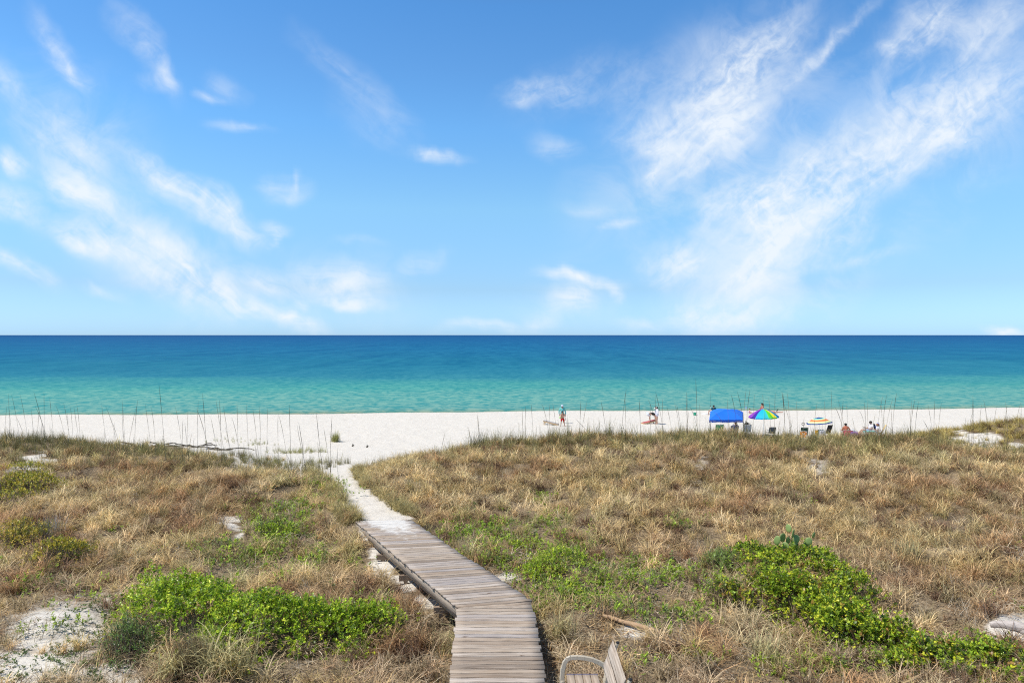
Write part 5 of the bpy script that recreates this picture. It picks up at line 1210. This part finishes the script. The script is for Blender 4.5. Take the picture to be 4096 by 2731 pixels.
# ------------------------------------------------------------------ low leafy ground cover
def leafclump(seed, n, rad, hgt, size, asp):
    r = np.random.RandomState(seed); st = max(6, n//7)
    sx = r.normal(0, rad*.5, st); sy = r.normal(0, rad*.5, st); sh = hgt*r.uniform(.35, 1, st)
    w = r.randint(0, st, n); t = r.uniform(.3, 1, n)**.7
    P_ = np.stack([sx[w], sy[w], sh[w]*t], -1); an = r.rand(n)*6.283; el = r.uniform(.1, 1.1, n)
    D = np.stack([np.cos(an)*np.cos(el), np.sin(an)*np.cos(el), np.sin(el)], -1)
    V, Q = leaves(P_, D, np.array([[0, 0, 1.]]), size, asp, r)
    bc = np.repeat(np.clip(r.normal(.5, .2, n), 0, 1), 4)
    return V, Q, bc
def build_cover():
    VR = [leafclump(300+i, 60, .27, .30, (.045,.08), .42) for i in range(3)]+[leafclump(320+i, 40, .10, .10, (.04,.075), .38) for i in range(2)]
    X, Y = grid_points(None, -26, 26, 9.3, 36, 26)
    d, g, px, py, Z, be = fields(X, Y)
    cl_ = sstep((fbm(X*1.2, Y*1.2, 3, 91)-.36)/.22)
    sprinkle = .018*(fbm(X*.5, Y*.5, 3, 95) > .5)*np.clip((24-Y)/6, 0, 1)
    k = (rng.rand(len(X)) < (g*.8*(.25+.75*cl_)+sprinkle)*(be < .2)) & off_deck(X, Y, .2)
    X, Y, g = X[k], Y[k], g[k]; n = len(X)
    G1 = np.array([.24,.37,.04]); G2 = np.array([.40,.50,.06]); G3 = np.array([.20,.25,.08])
    a = fbm(X*.7, Y*.7, 2, 97)[:, None]; col = G1*(1-a)+G2*a; f = rng.rand(n)[:, None]; col = np.where(f < .25, G3, col)
    P1 = np.stack([X, Y, terr(X, Y)-.01], -1); w1 = rng.randint(0, 3, n); s1 = rng.uniform(.7, 1.35, n)
    # little weeds on the bare sand, lower left
    X2 = rng.uniform(-9.5, -4.5, 900); Y2 = rng.uniform(11.5, 16, 900)
    d, g, px, py, Z, be = fields(X2, Y2)
    k = (px < 125) & (rng.rand(900) < .7); X2, Y2 = X2[k], Y2[k]; n2 = len(X2)
    P2 = np.stack([X2, Y2, terr(X2, Y2)-.005], -1)
    c2 = np.array([.12,.18,.05])*rng.uniform(.6, 1.5, (n2, 1))
    n_ = n+n2
    o = scatter_object('ground_cover', VR, np.concatenate([P1, P2]), np.stack([rng.normal(0, .15, n_), rng.normal(0, .15, n_), rng.rand(n_)*6.28], -1),
        np.concatenate([s1, rng.uniform(.4, .85, n2)]), np.concatenate([col*rng.uniform(.7, 1.25, (n, 1)), c2]), np.concatenate([w1, rng.randint(3, 5, n2)]), MAT_COVER)
    tag(o, 'low bright green leafy ground cover spreading between the dry grass', 'ground cover', kind='stuff')
    print('cover', n_)
build_cover()

# ------------------------------------------------------------------ shrubs
def shrub(name, label, lobes, nros, size, asp, cols, per=7, twig=(.20,.16,.12), ntw=220, group=None, cat='shrub', shag=.10, weights=None):
    """lobes: (px, py_of_foot, half width px, depth m, height m)"""
    Lb = []
    for px, py, hw, dep, hh in lobes:
        q = ray(px, py); q.y += dep*.6; q.x = (px-CX)/F*q.y
        Lb.append((q.x, q.y, hw/F*q.y, dep, hh))
    cx = sum(l[0] for l in Lb)/len(Lb); cy = sum(l[1] for l in Lb)/len(Lb); cz = tz(cx, cy)
    root = empty(name, (cx, cy, cz)); tag(root, label, cat, group)
    r = np.random.RandomState(abs(hash(label)) % 1000 if False else len(label)*7+int(abs(cx)*10))
    X = []; Y = []; 
    area = np.array([l[2]*l[3] for l in Lb]); area /= area.sum()
    for l, a in zip(Lb, area):
        n = int(nros*a); t = np.sqrt(r.rand(n)); an = r.rand(n)*6.283
        X.append(l[0]+l[2]*t*np.cos(an)); Y.append(l[1]+l[3]*t*np.sin(an))
    X = np.concatenate(X); Y = np.concatenate(Y); n = len(X)
    def Hf(X, Y):
        H = np.zeros(len(X))
        for l in Lb:
            q = 1-((X-l[0])/l[2])**2-((Y-l[1])/l[3])**2
            H = np.maximum(H, l[4]*np.sqrt(np.clip(q, 0, 1)))
        return H
    H = Hf(X, Y); e = .06
    hx = (Hf(X+e, Y)-Hf(X-e, Y))/(2*e); hy = (Hf(X, Y+e)-Hf(X, Y-e))/(2*e)
    nm = fbm(X*2.3+5, Y*2.3, 3, 7)-.5; nm2 = fbm(X*6, Y*6, 2, 9)-.5
    keep = (nm+nm2*.5 > -.105+.12*(H < .3)); lift = (nm*.9+nm2*.35)*np.clip(H*1.5, 0, 1)
    z = H*r.uniform(.55, 1, n)**.45+lift+r.normal(0, shag*.4, n)
    z = np.maximum(z, .03)
    X, Y, z, hx, hy, nm = X[keep], Y[keep], z[keep], hx[keep], hy[keep], nm[keep]; n = len(X)
    ho = r.rand(n) < .13; lb_ = [Lb[i] for i in r.choice(len(Lb), n)]; t_ = r.uniform(.95, 1.55, n); a_ = r.rand(n)*6.283
    X = np.where(ho, np.array([l[0]+l[2]*t*math.cos(a) for l, t, a in zip(lb_, t_, a_)]), X); Y = np.where(ho, np.array([l[1]+l[3]*t*math.sin(a) for l, t, a in zip(lb_, t_, a_)]), Y)
    z = np.where(ho, r.uniform(.05, .30, n), z)
    kd = off_deck(X, Y, .2); X, Y, z, hx, hy, nm = X[kd], Y[kd], z[kd], hx[kd], hy[kd], nm[kd]; n = len(X)
    X = X+r.normal(0, shag, n); Y = Y+r.normal(0, shag, n)
    g = terr(X, Y); Nn = np.stack([-np.clip(hx, -1.5, 1.5)*.6, -np.clip(hy, -1.5, 1.5)*.6, np.ones(n)], -1)+r.normal(0, .35, (n, 3))
    Nn /= np.linalg.norm(Nn, axis=1)[:, None]
    P_ = np.stack([X-cx, Y-cy, g+z-cz], -1)
    PP = np.repeat(P_, per, 0); NN = np.repeat(Nn, per, 0)
    rd = r.normal(0, 1, PP.shape); rd -= NN*(rd*NN).sum(1)[:, None]; rd /= np.linalg.norm(rd, axis=1)[:, None]
    tt = r.uniform(.15, 1.3, len(PP))[:, None]
    D = rd+NN*tt; up = NN+rd*.01
    PP = PP-NN*r.uniform(0, .10, len(PP))[:, None]
    V, Q = leaves(PP, D, up, size, asp, r)
    ci = r.choice(len(cols), n, p=weights); C = np.array(cols)[ci]*r.uniform(.75, 1.25, (n, 1))
    C = np.repeat(C, per*4, 0); bc = np.repeat(np.clip(r.normal(.5, .18, len(PP)), 0, 1), 4)
    fo = npmesh('foliage', V, Q, MAT_LEAF, root, attrs={'bc': ('FLOAT', 'POINT', bc), 'tint': ('FLOAT_VECTOR', 'POINT', C)})
    # stems
    vs = []; fs = []; o = 0; M = 4
    pick = r.choice(n, min(ntw, n), replace=False)
    for i in pick:
        tip = P_[i]+Nn[i]*.03; sx, sy = r.normal(0, .12, 2); gx_ = tip[0]*.8+sx; gy_ = tip[1]*.8+sy
        foot = np.array([gx_, gy_, float(terr(np.array([gx_+cx]), np.array([gy_+cy]))[0])-cz-.02]); mid = (foot+tip)/2+r.normal(0, .05, 3)
        pts = [foot, mid, tip]; rad = [.009, .006, .003]
        for j, p in enumerate(pts):
            for k in range(3):
                a = k*2.094; vs.append((p[0]+rad[j]*math.cos(a), p[1]+rad[j]*math.sin(a), p[2]))
        for j in range(2):
            for k in range(3):
                k2 = (k+1) % 3; fs.append((o+j*3+k, o+j*3+k2, o+j*3+3+k2, o+j*3+3+k))
        o += 9
    vs = np.array(vs); npmesh('stems', vs, np.array(fs), MAT_TWIG, root, attrs={'bc': ('FLOAT', 'POINT', np.full(len(vs), .5)), 'tint': ('FLOAT_VECTOR', 'POINT', np.tile(twig, (len(vs), 1)))})
    return root
BG = [(.27,.40,.03),(.42,.55,.04),(.58,.64,.06),(.13,.20,.03)]
q = .43537
shrub('leafy_shrub', 'large sprawling bright green shrub left of the boardwalk in the foreground',
    [(165,640,38,.9,.95),(200,648,40,1.0,1.0),(250,655,48,1.0,.85),(300,652,40,.9,.65),(345,655,34,.7,.62),(378,634,24,.5,.45),(150,620,24,.6,.8)],
    6200, (.04,.07), .5, BG, 8, weights=[.38,.34,.14,.14])
shrub('leafy_shrub', 'small dark green shrub on the sand at the left end of the large bright shrub',
    [(138,668,22,.5,.5),(128,655,14,.4,.55)], 900, (.03,.055), .35, [(.12,.22,.05),(.20,.30,.08),(.17,.18,.08)], 7)
def brush(name, label, px, py, wid, hgt, n, col, cat='shrub', group=None, lean=0):
    qq = ray(px, py); root = empty(name, qq); tag(root, label, cat, group)
    r = np.random.RandomState(int(px)); vs = []; Q = []; bc = []
    V, Qd, b_ = blades(n, int(px)+3, wid*.4, (hgt*.6, hgt*1.15), (.003,.006), (40,88), (-10,35), 12)
    npmesh('twigs', V, Qd, MAT_TWIG, root, attrs={'bc': ('FLOAT', 'POINT', b_), 'tint': ('FLOAT_VECTOR', 'POINT', np.tile(col, (len(V), 1)))})
    V, Qd, b_ = blades(60, int(px)+9, wid*.3, (hgt*.5, hgt*.9), (.008,.014), (60,88), (-10,25), 8)
    npmesh('stems', V, Qd, MAT_TWIG, root, attrs={'bc': ('FLOAT', 'POINT', b_), 'tint': ('FLOAT_VECTOR', 'POINT', np.tile([c*.7 for c in col], (len(V), 1)))})
    return root
brush('feathery_shrub', 'fine brown feathery shrub in front of the large bright green shrub', 190, 670, .62, .80, 800, (.25,.20,.12))
VY = [(.25,.36,.03),(.42,.50,.04),(.62,.62,.05),(.10,.16,.02),(.36,.22,.06)]
shrub('vine_shrub', 'green leafy shrub around the foot of the prickly pear cactus', [(765,577,30,.6,.55),(795,573,32,.7,.5),(750,563,20,.5,.4),(815,566,18,.5,.35)], 1700, (.055,.09), .6, VY, 6, weights=[.35,.27,.12,.21,.05])
shrub('vine_shrub', 'large yellow-green broad-leaved shrub in the lower right foreground',
    [(800,628,36,.8,.75),(846,610,28,.7,.6),(770,604,20,.5,.4),(852,650,34,.8,.7),(886,656,28,.6,.5),(818,642,30,.6,.65),(826,583,22,.6,.35),(788,598,16,.4,.4)], 5600, (.045,.08), .6, VY, 6, weights=[.38,.27,.09,.20,.06])
shrub('vine_shrub', 'low broad-leaved shrub in the bottom right corner of the dune', [(922,670,26,.6,.42),(965,672,32,.6,.45),(1005,680,34,.7,.45),(900,676,24,.5,.4),(990,658,16,.4,.3)], 2900, (.045,.08), .6, VY, 6, weights=[.38,.25,.08,.2,.09])
shrub('vine_shrub', 'small broad-leaved shrub left of the large yellow-green shrub', [(742,610,14,.35,.4),(720,600,12,.4,.3),(755,600,14,.4,.35)], 420, (.05,.09), .6, VY, 6)
shrub('leafy_shrub', 'vivid green low shrub right of the boardwalk mid-way up', [(560,565,28,.7,.35),(525,560,22,.6,.3),(585,600,30,.6,.3),(545,580,30,.6,.28)], 2300, (.04,.07), .4, BG, 7, weights=[.4,.3,.15,.15])
shrub('feathery_shrub', 'soft grassy green shrub between the boardwalk cover and the large yellow-green shrub', [(722,572,18,.45,.45)], 500, (.05,.10), .14, [(.24,.34,.08),(.30,.40,.10)], 9)
shrub('leafy_shrub', 'green shrub on the left dune face below the sand path', [(275,545,24,.8,.32),(290,530,18,.7,.3),(262,520,14,.5,.3)], 1500, (.04,.07), .42, BG, 7, weights=[.42,.28,.1,.2])
JU = [(.50,.46,.05),(.32,.34,.04),(.64,.52,.07),(.16,.18,.03)]
shrub('scrubby_shrub', 'olive yellow low shrub below the bare sand hollow at the left edge', [(35,495,26,1.2,.6),(56,490,12,.8,.4),(28,476,18,1.0,.4)], 1500, (.04,.065), .4, JU, 9)
shrub('scrubby_shrub', 'dark olive low shrub cut by the left edge of the frame on the dune', [(6,507,18,1.0,.55),(14,492,14,.8,.45)], 800, (.04,.065), .4, JU, 9)
shrub('scrubby_shrub', 'spreading rusty olive shrub at the left edge under grey bare twigs', [(14,550,32,1.3,.5),(40,545,22,1.0,.4)], 1500, (.04,.065), .4, [(.50,.38,.06),(.32,.33,.05),(.60,.46,.08),(.16,.18,.03)], 8)
shrub('scrubby_shrub', 'round golden olive shrub with a dark hollow right of the grey bare twigs', [(60,569,24,.9,.6),(74,560,18,.8,.42),(46,560,13,.6,.45)], 1300, (.04,.065), .4, [(.52,.46,.05),(.32,.34,.05),(.66,.54,.07),(.14,.16,.03)], 8)
brush('bare_bush', 'leafless grey twiggy bush on the left dune face', 50, 538, 1.0, .8, 260, (.42,.38,.34), 'bush')
